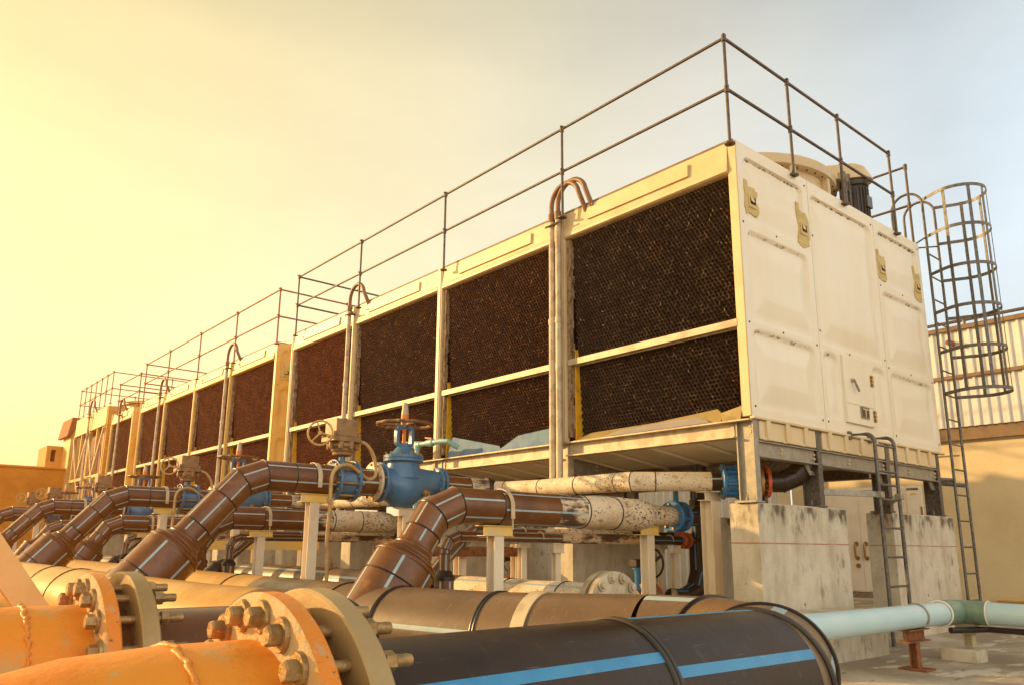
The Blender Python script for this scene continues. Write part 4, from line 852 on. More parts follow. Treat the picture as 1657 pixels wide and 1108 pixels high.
def gate_valve(y):
    z = 1.622; t = thing('gate_valve', '', 'valve', (-1.38, y, z), 'blue valves with flat handwheels')
    b = MB(); flange_disc(b, (-1.765, y, z), (1, 0, 0), .1, .205, .026, 8, 2); flange_disc(b, (-1.70, y, z), (1, 0, 0), .1, .205, .03, 8, 0)
    prof = [(-1.68, .150, 0), (-1.65, .146, 0), (-1.61, .155, -.005), (-1.55, .185, -.025), (-1.48, .212, -.04), (-1.40, .222, -.038), (-1.32, .212, -.025), (-1.24, .185, -.003), (-1.17, .158, .013), (-1.10, .140, .026), (-1.03, .130, .033), (-.985, .125, .035)]
    prev = None
    for x, r, dz in prof:
        cur = b.ring([(x, y+r*.98*math.cos(a), z+dz+r*math.sin(a)) for a in [2*PI*k/44 for k in range(44)]])
        if prev: b.bridge(prev, cur)
        prev = cur
    b.lathe((-1.40, y, z+.05), (0, 0, 1), [(0, .212), (.05, .205), (.10, .186), (.14, .174), (.17, .172), (.185, .185)], 48, 0, False, False)
    b.tube([(-1.40+.215*math.cos(a), y-.0, z-.038+.222*math.sin(a)) for a in [PI*1.05+PI*.9*k/14 for k in range(15)]], .012, 6)
    flange_disc(b, (-.985, y, z+.035), (1, 0, 0), .08, .165, .026, 8, 0); flange_disc(b, (-.935, y, z+.035), (1, 0, 0), .08, .165, .024, 8, 0)
    b.lathe((-1.22, y-.15, z-.09), (.3, -1, -.2), [(0, .038), (.035, .036), (.04, .024), (.06, .022), (.065, .01)], 12, 1)
    b.lathe((-1.38, y, 1.372), (0, 0, 1), [(0, .07), (.012, .07), (.014, .05), (.08, .05)], 16, 0)
    b.build('body', ['blue', 'bolt', 'strap'], t, angle=50)
    zb = z+.225
    c = MB(); c.lathe((-1.40, y, zb), (0, 0, 1), [(0, .16), (0, .206), (.004, .21), (.03, .21), (.034, .203), (.038, .21), (.066, .21), (.07, .20)], 48)
    for k in range(10): a = 2*PI*k/10+.2; c.lathe((-1.40+.182*math.cos(a), y+.182*math.sin(a), zb+.07), (0, 0, 1), [(0, .015), (.014, .015), (.02, .009), (.03, .009)], 6, 1)
    c.lathe((-1.40, y, zb+.07), (0, 0, 1), [(0, .16), (.012, .15), (.03, .125), (.085, .075), (.115, .066), (.125, .06)], 34); c.build('bonnet', ['blue', 'bolt'], t)
    c = MB(); q = []; yz = zb+.165
    for (a0, a1, cx, cz) in ((PI, PI*1.5, -.052, .045), (PI*1.5, PI*2, .052, .045), (0, PI/2, .052, .165), (PI/2, PI, -.052, .165)): q += [Vector((-1.40+cx+.04*math.cos(a0+(a1-a0)*k/5), y, yz+cz+.04*math.sin(a0+(a1-a0)*k/5))) for k in range(6)]
    pv = None; first = None
    for k in range(len(q)):
        tg = (q[(k+1) % len(q)]-q[k-1]).normalized(); nn = Vector((-tg.z, 0, tg.x))
        cur = c.ring([q[k]+nn*.017+Vector((0, -.028, 0)), q[k]+nn*.017+Vector((0, .028, 0)), q[k]-nn*.017+Vector((0, .028, 0)), q[k]-nn*.017+Vector((0, -.028, 0))])
        if pv: c.bridge(pv, cur)
        else: first = cur
        pv = cur
    c.bridge(pv, first); c.lathe((-1.40, y, yz+.2), (0, 0, 1), [(0, .04), (.02, .04), (.025, .03), (.035, .03)], 16); c.build('yoke', 'blue', t, angle=50)
    w = MB(); zc = yz+.235; R_ = .285; n = 90
    rim = [Vector((-1.40+(R_+.009*math.cos(11*a))*math.cos(a), y+(R_+.009*math.cos(11*a))*math.sin(a), zc)) for a in [2*PI*k/n for k in range(n)]]
    w.tube(rim, .019, 8, closed=True)
    for a in (.4, .4+2*PI/3, .4+4*PI/3): w.tube([Vector((-1.40, y, zc-.004)), Vector((-1.40+R_*math.cos(a), y+R_*math.sin(a), zc))], .016, 8)
    w.lathe((-1.40, y, zc-.025), (0, 0, 1), [(0, .042), (.05, .042)], 16); w.build('handwheel', 'handwheel', t)
    s = MB(); s.lathe((-1.40, y, zb+.15), (0, 0, 1), [(0, .020), (zc-zb-.15, .020)], 14, 0); s.lathe((-1.40, y, zc+.02), (0, 0, 1), [(0, .043), (.085, .041)], 16, 0); s.lathe((-1.40, y, zc+.105), (0, 0, 1), [(0, .041), (.125, .028), (.13, .018)], 16, 1); s.build('spindle', ['stem_orange', 'gal_white'], t)
    return t
gates = [gate_valve(3.29)]; gates[0]['label'] = 'large blue gate valve with flat handwheel in the middle of the picture'
for yy, lb in zip(HY, ('blue gate valve partly hidden behind the largest riser', 'blue gate valve low behind the second riser', 'far blue gate valve by the braced tower', 'farthest blue gate valve at the left edge')):
    gates.append(dup(gates[0], (0, yy-3.29, 0), lb))

def wafer_valve(p, d, label, R_=.155, stem=True):
    """bright blue octagonal wafer valve with a stub stem and a small lever"""
    p = Vector(p); t = thing('wafer_valve', label, 'valve', p, 'bright blue wafer valves'); dd, s, u = frame(d)
    b = MB()
    for o, rr in ((-.085, R_), (.055, R_)):
        b.lathe(p+dd*o, dd, [(0, .07), (0, rr-.01), (.006, rr), (.026, rr), (.03, rr-.008), (.03, .07)], 12, 0, False, False, rot=.13)
        for k in range(8): a = 2*PI*k/8+.2; b.lathe(p+dd*(o-.016)+(s*math.cos(a)+u*math.sin(a))*(R_-.034), dd, [(0, .013), (.005, .015), (.06, .015)], 6, 1)
    b.lathe(p+dd*-.06, dd, [(0, R_-.05), (.12, R_-.05)], 32)
    for k in range(8): a = 2*PI*k/8+.59; b.obox(p+(s*math.cos(a)+u*math.sin(a))*(R_-.04), dd*.06, (s*math.cos(a)+u*math.sin(a))*.02, (u*math.cos(a)-s*math.sin(a))*.01)
    b.build('body', ['blue_bright', 'bolt'], t, angle=30)
    if stem:
        b = MB(); b.lathe(p+Vector((0, 0, R_-.04)), (0, 0, 1), [(0, .035), (.05, .026), (.15, .026), (.15, .05), (.17, .05)], 14, 0); b.build('stem', 'blue_bright', t)
        b = MB(); b.box(p.x-.06, p.x+.05, p.y-.05, p.y+.05, p.z+R_+.13, p.z+R_+.21); c = p+Vector((-.16, -.05, R_+.15)); b.tube(arc(c, 0, 2*PI, .055, 20, (.8, .6, 0), (0, 0, 1))[:-1], .007, 6, closed=True); b.tube([c-Vector((0, 0, .055)), c+Vector((0, 0, .055))], .006, 6); b.tube([c, c+Vector((.1, .03, 0))], .01, 6); b.build('gear_operator', 'blackiron', t, bevel=.004)
    return t
wv = wafer_valve((.58, 1.29, 1.302), (1, 0, 0), 'bright blue valve at the white speckled pipe end')
for yy, lb in ((5.96, 'bright blue valve at the end of the second lower branch'), (10.8, 'bright blue valve at the end of the third lower branch')): dup(wv, (0, yy-1.29, 0), lb)
dq = Vector((1, -1, 0)).normalized(); qv = Vector((.42, .75, 1.612))
wv2 = wafer_valve(qv+dq*.18, dq, 'bright blue flanged valve half hidden behind the tower corner post', .17, False)
for yy, lb in zip(HY[:1], ('bright blue flanged valve of the second high branch under the tower',)): dup(wv2, (0, yy-3.29, 0), lb)

# ------------------------------------------------------------------ pipe supports
def support(x, y, ztop, label, m='post_white', cap='ochre_cap', w=.1, cl=.30, group='pipe support posts', ang=0.0):
    t = thing('pipe_support', label, 'pipe support', (x, y, GZ), group)
    b = MB(); h = w/2
    b.box(x-h, x+h, y-h, y-h+.01, GZ+.01, ztop-.085); b.box(x-h, x+h, y+h-.01, y+h, GZ+.01, ztop-.085); b.box(x-.006, x+.006, y-h+.01, y+h-.01, GZ+.01, ztop-.085)
    b.build('post', m, t, bevel=.002)
    b = MB(); b.box(x-.11, x+.11, y-.11, y+.11, GZ-.01, GZ+.012); b.build('base_plate', 'gal_white', t)
    b = MB(); b.box(x-cl/2, x+cl/2, y-.055, y+.055, ztop-.085, ztop-.077); b.box(x-cl/2-.02, x+cl/2, y-.055, y+.055, ztop-.008, ztop); b.box(x-cl/2, x+cl/2, y-.04, y-.03, ztop-.077, ztop-.008); b.build('cap_channel', cap, t, bevel=.002)
    return t
sp = support(-1.775, 1.29, 1.158, 'support post with ochre cap under the front low branch pipe')
for yy, lb in ((5.96, 'support post with ochre cap under the second low branch pipe'), (10.8, 'support post with ochre cap under the third low branch pipe')): dup(sp, (0, yy-1.29, 0), lb)
sp = support(.115, 1.29, 1.195, 'support post with ochre cap under the speckled white cone', cl=.26)
sp = support(-2.41, 3.29, 1.468, 'tall support post with ochre cap under the nearest actuated valve', cl=.28)
for yy, lb in zip(HY, ('tall support post with ochre cap under the second high branch', 'tall support post under the third high branch', 'tall support post under the high branch at far left', 'tall support post under the farthest high branch')): dup(sp, (0, yy-3.29, 0), lb)
sp = support(-1.36, 3.29, 1.372, 'support post under the blue gate valve', cap='post_white', cl=.2)
dup(sp, (0, 7.85-3.29, 0), 'support post under the second blue gate valve')
sp = support(.46, .80, 1.518, 'pale broad support post beside the corner plinth wall', cap='post_white', w=.13, cl=.24)
dup(sp, (0, 4.56, 0), 'pale broad support post under the second high branch')

# ------------------------------------------------------------------ small-bore pipes and drain gear
def small_pipe(y, z, kind, label):
    t = thing('small_pipe', label, 'small pipe', (-1.5, y, z), 'small black pipes under the branches'); r = .047
    o = .31 if kind else .33; xr = 1.02 if kind else 1.2
    if kind:   # vertical drop at the left
        b = MB(); b.pipe_run([(-2.36+o, y, .40), (-2.36+o, y, .72), ], .078, 6, seed=3, seg=30); b.lathe((-2.36+o, y, .72), (0, 0, 1), [(0, .078), (.0, .088), (.03, .088), (.05, .07), (.075, .055), (.08, r)], 30, 2); b.build('socket', BR, t)
        b = MB(); b.pipe_run([(-2.36+o, y, .79), (-2.36+o, y, .93), (-2.36+o, y, z-.11), (-2.32+o, y, z-.035), (-2.23+o, y, z), (-2.05+o, y, z)], r, 6, seed=5, seg=30, bead=.004); b.build('bend', BR, t)
    else:
        b = MB(); b.lathe((-2.55+o, y, .54), (1, 0, 1), [(0, .11), (.16, .11), (.17, .12), (.2, .12), (.22, .09), (.28, .07), (.3, r+.01)], 30, 2); b.build('socket', BR, t)
        b = MB(); b.pipe_run([(-2.33+o, y, .76), (-2.2+o, y, .89), (-2.05+o, y, z-.09), (-1.9+o, y, z), (-1.8+o, y, z)], r+.012, 6, seed=7, seg=30, bead=.004); b.build('bend', BR, t)
    x0 = (-2.05 if kind else -1.8)+o
    b = MB(); b.pipe_run([(x0, y, z), (-.75, y, z)], r, 6, seed=9, seg=30); b.build('run', BR, t)
    b = MB(); b.lathe((-.75, y, z), (1, 0, 0), [(0, r+.001), (1.25, r+.001)], 24, 0); b.build('coated_run', 'coat_part' if kind else 'coat_speck', t)
    b = MB(); b.pipe_run([(.48, y, z), (xr, y, z)], r-.001, 4, seed=9, seg=30); b.build('tail', ['hdpe', 'stripe', 'seam'], t)
    b = MB()
    for dx, mm in ((.0, 0 if not kind else 1), (.10, 1), ): flange_disc(b, (xr+dx, y, z), (1, 0, 0), .03, .088, .022, 4, mm, .011, 0)
    b.lathe((xr+.02, y, z), (1, 0, 0), [(0, .05), (.04, .065), (.09, .05)], 20, 1); b.build('coupling', ['greyiron', 'red'], t)
    b = MB(); b.lathe((xr+.16, y, z), (1, 0, 0), [(0, .04), (.3, .04)], 20); b.build('nipple', 'hdpe', t)
    for xs in (-1.0, .85):
        b = MB(); b.tube([(xs, y+(r+.006)*math.cos(a), z+(r+.006)*math.sin(a)) for a in [PI*k/10 for k in range(-1, 12)]], .006, 6); b.build('clip', 'strap', t)
    return t
a = small_pipe(1.60, 1.072, 1, 'small black pipe with vertical drop beside the front low branch')
c = small_pipe(1.84, 1.115, 0, 'small black pipe with slanting drop behind the vertical one')
for dy, n in ((4.62, 'second'), (9.3, 'third')):
    dup(a, (0, dy, 0), 'small black pipe with vertical drop at the %s branch set' % n); dup(c, (0, dy, 0), 'small black pipe with slanting drop at the %s branch set' % n)
for i, (x, y, lb) in enumerate(((-1.0, 1.84, 'slim post under the small pipes left of the cone'), (-.80, 1.60, 'slim post under the small pipes nearer the cone'), (1.0, 1.84, 'slim post under the small pipes left of the red coupling'), (.92, 1.60, 'slim post under the small pipes right below the red coupling'))):
    support(x, y, 1.022 if y < 1.7 else 1.065, lb, cap='post_white', w=.062, cl=.13, group='slim posts under the small pipes')
def drain_valve(x, y, label):
    t = thing('drain_valve', label, 'valve', (x, y, .5), 'drain valves with spoked handwheels')
    b = MB(); b.lathe((x-.2, y, .48), (1, 0, 0), [(0, .11), (.06, .11), (.062, .165), (.10, .165), (.102, .12), (.2, .12), (.202, .165), (.24, .165), (.242, .11), (.36, .11)], 32)
    b.lathe((x+.05, y, .48), (1, 0, 0), [(0, .1), (0, .17), (.03, .17), (.03, .1)], 32, 1)
    for k in range(8): q = 2*PI*k/8; b.lathe((x-.16, y+.14*math.cos(q), .48+.14*math.sin(q)), (1, 0, 0), [(0, .014), (.26, .014)], 6, 0)
    b.build('body', ['greyiron', 'red'], t)
    b = MB(); b.lathe((x-.12, y, .58), (0, 0, 1), [(0, .06), (.02, .06), (.03, .035), (.2, .035), (.2, .06), (.22, .06)], 16); b.build('stem', 'blue_bright', t)
    b = MB(); b.box(x-.19, x-.02, y-.05, y+.05, .80, .88); b.lathe((x-.02, y, .84), (1, 0, 0), [(0, .03), (.12, .02)], 12); b.build('gearbox', 'blackiron', t, bevel=.01)
    b = MB(); cc = Vector((x+.1, y, .84)); ey = Vector((.0, 1, 0)); b.tube(arc(cc, 0, 2*PI, .145, 36, ey, (0, 0, 1))[:-1], .011, 8, closed=True)
    for q in (.5, .5+2*PI/3, .5+4*PI/3): b.beam(cc, cc+ey*.145*math.cos(q)+Vector((0, 0, 1))*.145*math.sin(q), .03, .012, up=(1, 0, 0))
    b.build('handwheel', 'blackiron', t)
    return t
d = drain_valve(.45, 1.6, 'drain valve with black spoked handwheel left of the corner plinth')
dup(d, (-.15, 2.05, 0), 'drain valve with black handwheel seen under the small pipes')
dup(d, (0, 4.66, 0), 'drain valve farther back under the second branch set')
t = thing('drain_pipe', 'black drain pipe that elbows up beside the corner post', 'drain pipe', (1.1, 1.6, GZ))
b = MB(); b.pipe_run([(.86, 1.6, .48), (1.06, 1.6, .48), (1.26, 1.6, .55), (1.35, 1.6, .74), (1.35, 1.6, 1.05)], .105, 4, seed=3, seg=40, bead=.005); b.build('elbow', ['hdpe', 'stripe', 'seam'], t)
b = MB(); b.pipe_run([(1.35, 1.6, 1.05), (1.35, 1.6, 1.95)], .07, 4, seed=3, seg=30); b.lathe((1.35, 1.6, 1.04), (0, 0, 1), [(0, .105), (.03, .11), (.05, .08)], 30, 2); b.lathe((1.35, 1.6, 1.42), (0, 0, 1), [(0, .085), (.09, .085)], 24, 2); b.build('riser', ['hdpe', 'stripe', 'seam'], t)
t = thing('pipe_rack', 'pale pipe rack with rusty crossbeam behind the small pipes', 'pipe rack', (-.5, 3.3, GZ))
for x in (-1.35, -.62, .2): b = MB(); b.box(x-.05, x+.05, 3.25, 3.26, GZ, 1.02); b.box(x-.05, x+.05, 3.34, 3.35, GZ, 1.02); b.box(x-.006, x+.006, 3.26, 3.34, GZ, 1.02); b.build('post', 'post_white', t)
b = MB(); b.box(-1.75, .25, 3.23, 3.248, .88, .985); b.box(-1.75, .25, 3.20, 3.23, .88, .89); b.build('crossbeam', 'rust', t)
t = thing('pipe_rack', 'pale pipe rack with crossbeam in the second branch set', 'pipe rack', (-.5, 7.9, GZ))
for x in (-1.75, -1.0, -.25): b = MB(); b.box(x-.05, x+.05, 7.85, 7.86, GZ, 1.02); b.box(x-.05, x+.05, 7.94, 7.95, GZ, 1.02); b.box(x-.006, x+.006, 7.86, 7.94, GZ, 1.02); b.build('post', 'post_white', t)
b = MB(); b.box(-1.95, .0, 7.83, 7.848, .90, 1.03); b.build('crossbeam', 'ochre_cap', t)

# teal water line with small valves at the foot of the fill
t = thing('water_line', 'thin teal water line with two red levered taps behind the gate valve', 'water pipe', (-.28, 4.7, 1.3))
b = MB(); b.tube([(-.28, 4.72, 1.2), (-.28, 4.72, 2.26)], .032, 14); b.tube([(-.28, 5.02, 2.26), (-.28, 4.2, 2.26)] + [(-.25, 4.1, 2.25), (-.12, 4.05, 2.18)], .032, 14); b.tube([(-.28, 5.0, 2.26), (-.2, 5.08, 2.25), (.0, 5.08, 2.16)], .032, 14)
b.lathe((-.28, 4.72, 2.2), (0, 0, 1), [(0, .042), (.1, .042)], 14); b.lathe((-.28, 4.80, 2.26), (0, -1, 0), [(0, .042), (.16, .042)], 14); b.lathe((-.28, 4.72, 2.04), (0, 0, 1), [(0, .042), (.05, .042)], 14); b.build('pipe', 'pvc_teal', t)
for y in (4.42, 4.96):
    b = MB(); b.lathe((-.28, y+.06, 2.26), (0, -1, 0), [(0, .045), (.03, .05), (.06, .04), (.09, .05), (.12, .045)], 14, 1); b.obox((-.31, y, 2.315), (.012, 0, 0), (0, .07, .01), (0, 0, .008), 0); b.build('tap', ['red', 'pvc_teal'], t)

# pale blue water main at the right
t = thing('water_main', 'pale blue water main with green elbow crossing the right foreground', 'water pipe', (1.0, -.97, .5))
R_ = .086
b = MB(); b.lathe((-1.9, -.97, .507), (1, 0, 0), [(0, R_), (2.98, R_)], 48); b.build('near_run', 'pvc', t)
b = MB(); b.lathe((1.30, -1.10, .507), (0, -1, 0), [(0, R_), (6.5, R_)], 48); b.build('side_run', 'pvc', t)
b = MB(); b.lathe((.98, -.97, .507), (1, 0, 0), [(0, R_), (.0, R_+.012), (.02, R_+.014), (.17, R_+.014)], 48, cap0=False); b.tube([(1.14, -.97, .507), (1.30, -.97, .507), (1.30, -1.12, .507)], R_+.008, 40); b.lathe((1.30, -1.07, .507), (0, -1, 0), [(0, R_+.0), (.0, R_+.009), (.13, R_+.009), (.13, R_)], 48); b.build('elbow', 'pvc_green', t)
b = MB(); b.bead((.955, -.97, .507), (1, 0, 0), R_+.01, .008); b.bead((1.30, -1.205, .507), (0, 1, 0), R_+.008, .006); b.build('glue_ring', 'door', t)
b = MB(); b.tube([(.52, -.97+(R_+.006)*math.cos(a), .507+(R_+.006)*math.sin(a)) for a in [PI*k/20 for k in range(-4, 25)]], .008, 6); b.build('clip', 'gal', t)
t = thing('black_hose', 'black pipe lying along under the pale blue water main', 'pipe', (1.65, -3, .36)); b = MB(); b.tube([(1.0, -1.02, .38), (1.36, -1.16, .38), (1.38, -7.6, .38)], .024, 14); b.build('run', 'black', t)
t = thing('main_support', 'rusty steel post carrying the pale blue water main', 'pipe support', (.43, -.97, GZ), 'supports of the blue water main')
b = MB(); b.box(.405, .465, -1.0, -.99, GZ+.012, .33); b.box(.405, .465, -.95, -.94, GZ+.012, .33); b.box(.43, .44, -.99, -.95, GZ+.012, .33); b.build('post', 'rust', t)
b = MB(); b.box(.27, .62, -1.02, -.92, .33, .338); b.box(.27, .62, -1.02, -.92, .412, .42); b.box(.27, .62, -.975, -.967, .338, .412); b.build('crosspiece', 'rust', t)
b = MB(); b.box(.36, .53, -1.07, -.87, GZ-.002, GZ+.012); b.build('base_plate', 'rust', t)
t = thing('main_support', 'small post on a concrete block below the green elbow', 'pipe support', (1.36, -.93, GZ), 'supports of the blue water main')
b = MB(); b.box(1.20, 1.40, -1.13, -.83, GZ-.02, .225); b.att['dirt'] = [.3]*8; b.build('block', 'concrete', t, bevel=.02)
b = MB(); b.box(1.30, 1.37, -1.06, -1.05, .235, .335); b.box(1.30, 1.37, -1.0, -.99, .235, .335); b.box(1.33, 1.34, -1.05, -1.0, .235, .335); b.box(1.27, 1.41, -1.1, -.95, .335, .417); b.build('post', 'gal_white', t)

# inclined brace at the left edge
t = thing('steel_brace', 'tan inclined steel member cut by the left edge', 'brace', (-5.25, .3, .6))
b = MB(); p, q = Vector((-5.78, .3, 1.55)), Vector((-4.95, .3, .40)); b.beam(p, q, .11, .012, up=(0, 1, 0)); b.beam(p+Vector((0, .1, 0)), q+Vector((0, .1, 0)), .11, .012, up=(0, 1, 0)); b.build('flange', 'tan_steel', t)
b = MB(); b.beam(p+Vector((0, .05, 0)), q+Vector((0, .05, 0)), .01, .086, up=(0, 1, 0)); b.build('web', 'tan_steel', t)
b = MB(); b.box(-5.2, -4.9, .2, .6, GZ-.01, .44); b.att['dirt'] = [.3]*8; b.build('footing', 'concrete', t)

# ------------------------------------------------------------------ building behind
bl = thing('service_building', 'ochre service building with cream metal cladding behind the caged ladder', 'building', (9, 2, GZ))
XB = 8.9
b = MB(); n = 30
b.box(XB, XB+.3, -9, 2.58, GZ-.3, 3.1); b.box(XB, XB+.3, 4.45, 4.8, GZ-.3, 3.1); b.box(XB, XB+.3, 2.58, 4.45, 2.13, 3.1); b.box(XB+.25, XB+.3, 2.58, 4.45, GZ-.3, 2.13); b.build('wall', 'wall_yellow', bl)
def ribbed(y0, y1, z0, z1, x, pitch=.15, h=.03):
    b = MB(); y = y0; pts = []
    while y < y1:
        pts += [(x, y), (x, y+pitch*.62), (x-h, y+pitch*.70), (x-h, y+pitch*.90), (x, y+pitch*.98)]; y += pitch
    for i in range(len(pts)-1):
        (xa, ya), (xb, yb) = pts[i], pts[i+1]; b.quad((xa, ya, z0), (xa, ya, z1), (xb, yb, z1), (xb, yb, z0)); b.quad((xa+.012, ya, z0), (xb+.012, yb, z0), (xb+.012, yb, z1), (xa+.012, ya, z1))
        b.quad((xa, ya, z0), (xb, yb, z0), (xb+.012, yb, z0), (xa+.012, ya, z0))
    return b
ribbed(-9, 5.2, 3.08, 3.93, XB-.13).build('cladding', 'cladding', bl, angle=20)
ribbed(-9, 5.2, 3.97, 4.78, XB-.12).build('cladding', 'cladding', bl, angle=20)
b = MB(); b.box(XB-.19, XB, -9, 5.2, 3.925, 3.985); b.box(XB-.19, XB+.4, -9, 5.2, 4.775, 4.85); b.build('flashing', 'brown', bl)
b = MB(); b.box(XB-.10, XB+.02, -9, 5.2, 2.86, 3.10); b.build('eaves_beam', 'brown', bl)
b = MB(); b.tube([(XB+.1, -9, 5.0), (XB+.1, 5.2, 5.0)], .03, 8)
for k in range(9): b.tube([(XB+.1, -8+k*1.55, 4.82), (XB+.1, -8+k*1.55, 5.0)], .03, 8)
b.build('roof_rail', 'gal_dark', bl)
b = MB(); b.lathe((XB-.1, 1.45, 4.55), (-1, 0, 0), [(0, .05), (.2, .05)], 14); b.build('spout', 'rust', bl)
b = MB(); b.box(XB-.018, XB+.02, 2.60, 4.43, GZ+.10, 2.08); b.box(XB-.03, XB-.019, 2.55, 2.60, GZ, 2.13); b.box(XB-.03, XB-.019, 4.43, 4.48, GZ, 2.13); b.box(XB-.03, XB-.019, 2.6, 4.43, 2.08, 2.13); b.box(XB-.026, XB-.0195, 2.62, 3.435, GZ+.12, 2.06); b.box(XB-.026, XB-.0195, 3.455, 4.41, GZ+.12, 2.06)
dr = b.build('double_door', 'door', bl, bevel=.004)
for y in (3.36, 3.54):
    b = MB(); b.tube([(XB-.03, y, .84), (XB-.10, y, .87), (XB-.10, y, 1.07), (XB-.03, y, 1.10)], .022, 10)
    for z in (.84, 1.10): b.lathe((XB-.02, y, z), (-1, 0, 0), [(0, .045), (.02, .04)], 14)
    b.build('handle', 'brass', dr)
b = MB(); b.lathe((XB-.02, 3.53, .70), (-1, 0, 0), [(0, .045), (.03, .04)], 16); b.build('lock', 'brass', dr)
b = MB(); b.box(XB-.06, XB+.1, 2.5, 4.6, GZ-.01, GZ+.09); b.build('door_step', 'greyiron', bl)
b = MB(); b.box(XB-.05, XB+.0, 2.27, 2.54, 1.30, 2.12); sg = b.build('panel_box', 'door', bl, bevel=.005)
b = MB(); r = random.Random(4)
y = 2.52
while y > 2.33: wv_ = r.uniform(.006, .018); b.box(XB-.053, XB-.049, y-wv_, y, 2.045, 2.085); y -= wv_+.006
b.build('lettering', 'black', sg)
b = MB(); b.box(XB-.053, XB-.049, 2.36, 2.47, 1.96, 2.0); b.build('sticker', 'ochre_cap', sg); b = MB(); b.box(XB-.06, XB-.049, 2.28, 2.31, 1.5, 1.75); b.build('latch', 'brass', sg)
b = MB(); b.tube([(XB-.06, 1.9, GZ), (XB-.06, 1.9, .72), (XB-.06, 1.78, .72)], .04, 10); b.build('drain_pipe', 'ochre_cap', bl)
b = MB(); b.tube([(XB-.08, .2, .22), (XB-.08, 1.25, .22)], .03, 8); b.build('low_pipe', 'tan_steel', bl)
b = MB(); b.box(XB-.025, XB-.001, 2.62, 4.45, 2.38, 2.44); b.box(XB-.012, XB-.001, 1.6, 5, 2.60, 2.62); b.build('conduit_mark', 'brown', bl)
ls = thing('metal_lean_to', 'cream corrugated lean-to wall seen between the pipe supports', 'building', (8.2, 7, GZ))
ribbed(4.82, 12.5, GZ-.05, 3.0, 8.35, .19, .03).build('cladding', 'cladding', ls, angle=20)
b = MB(); b.box(8.37, 8.88, 4.82, 12.5, GZ, 2.98); b.build('body', 'wall_yellow', ls)

# left end: plastered parapet, hut, gabled shed
pw = MB(); pw.box(-14, .65, 28, 28.35, GZ-.3, 3.5); pw = pw.build('parapet_wall', 'parapet', loc=(-6, 28, GZ)); tag(pw, 'long plastered wall, orange wash in its colour, closing the left side', 'wall')
b = MB(); b.box(-14, .66, 27.93, 28.4, 3.5, 3.56); b.build('coping', 'parapet', pw); b = MB(); b.box(-14, .66, 27.985, 28, 2.42, 2.5); b.build('ledge', 'parapet', pw)
hut = thing('roof_hut', 'small pale hut with a slit window above the orange wall', 'hut', (-.1, 29, 3.5))
b = MB(); b.box(-.42, -.27, 28.9, 30.5, 3.3, 4.42); b.box(-.12, .7, 28.9, 30.5, 3.3, 4.42); b.box(-.27, -.12, 28.9, 30.5, 3.3, 3.85); b.box(-.27, -.12, 28.9, 30.5, 4.28, 4.42); b.build('wall', 'timber', hut)
sh = thing('gable_shed', 'shed with overhanging brown roof behind the farthest tower', 'shed', (.6, 27.2, GZ))
b = MB(); b.box(.10, 3.5, 27.75, 29, GZ, 5.0); b.build('wall', 'cream_glow', sh)
b = MB(); pr = [(-.06, 4.68), (.06, 4.68), (.40, 5.36), (.05, 5.36)]; a1 = b.ring([(x, 27.6, z) for x, z in pr]); a2 = b.ring([(x, 29.2, z) for x, z in pr]); b.bridge(a1, a2); b.cap(a1, 0, True); b.cap(a2); b.box(.40, 3.6, 27.6, 29.2, 5.26, 5.36); b.build('roof', 'roof', sh)

# ------------------------------------------------------------------ ground
b = MB(); n = 60; X0, X1, Y0_, Y1_ = -8, 14, -9, 8
ids = []
for j in range(n+1):
    for i in range(n+1):
        x, y = X0+(X1-X0)*i/n, Y0_+(Y1_-Y0_)*j/n; e = 0 if 0 < i < n and 0 < j < n else 1
        b.v.append(Vector((x, y, GZ + (0 if e else rnd.uniform(-.004, .004)))))
for j in range(n):
    for i in range(n): a = j*(n+1)+i; b.f.append((a, a+1, a+n+2, a+n+1)); b.m.append(0)
B = 600
for (x0, x1, y0, y1) in ((-B, X0, -B, B), (X1, B, -B, B), (X0, X1, -B, Y0_), (X0, X1, Y1_, B)): b.quad((x0, y0, GZ), (x1, y0, GZ), (x1, y1, GZ), (x0, y1, GZ))
g = b.build('ground', 'ground'); struct(g); g['label'] = 'weathered concrete yard with pale and dark patches'

# ------------------------------------------------------------------ camera, sky, sun
cam = bpy.data.cameras.new('camera'); co = bpy.data.objects.new('camera', cam); COL.objects.link(co); sc.camera = co
yaw, pitch, roll = [math.radians(a) for a in (39.7505, 12.6506, .5858)]
F = Vector((math.cos(pitch)*math.sin(yaw), math.cos(pitch)*math.cos(yaw), math.sin(pitch)))
r = Vector((math.cos(yaw), -math.sin(yaw), 0)); u = r.cross(F)
r2 = r*math.cos(roll)+u*math.sin(roll); u2 = -r*math.sin(roll)+u*math.cos(roll)
co.matrix_world = Matrix(((r2.x, u2.x, -F.x, -5.875), (r2.y, u2.y, -F.y, -3.693), (r2.z, u2.z, -F.z, 1.0), (0, 0, 0, 1)))
cam.sensor_width = 36; cam.lens = 1259.9/1657*36; cam.shift_x = (828.5-811.3)/1657; cam.shift_y = (599.07-554)/1657
cam.clip_start = .05; cam.clip_end = 3000

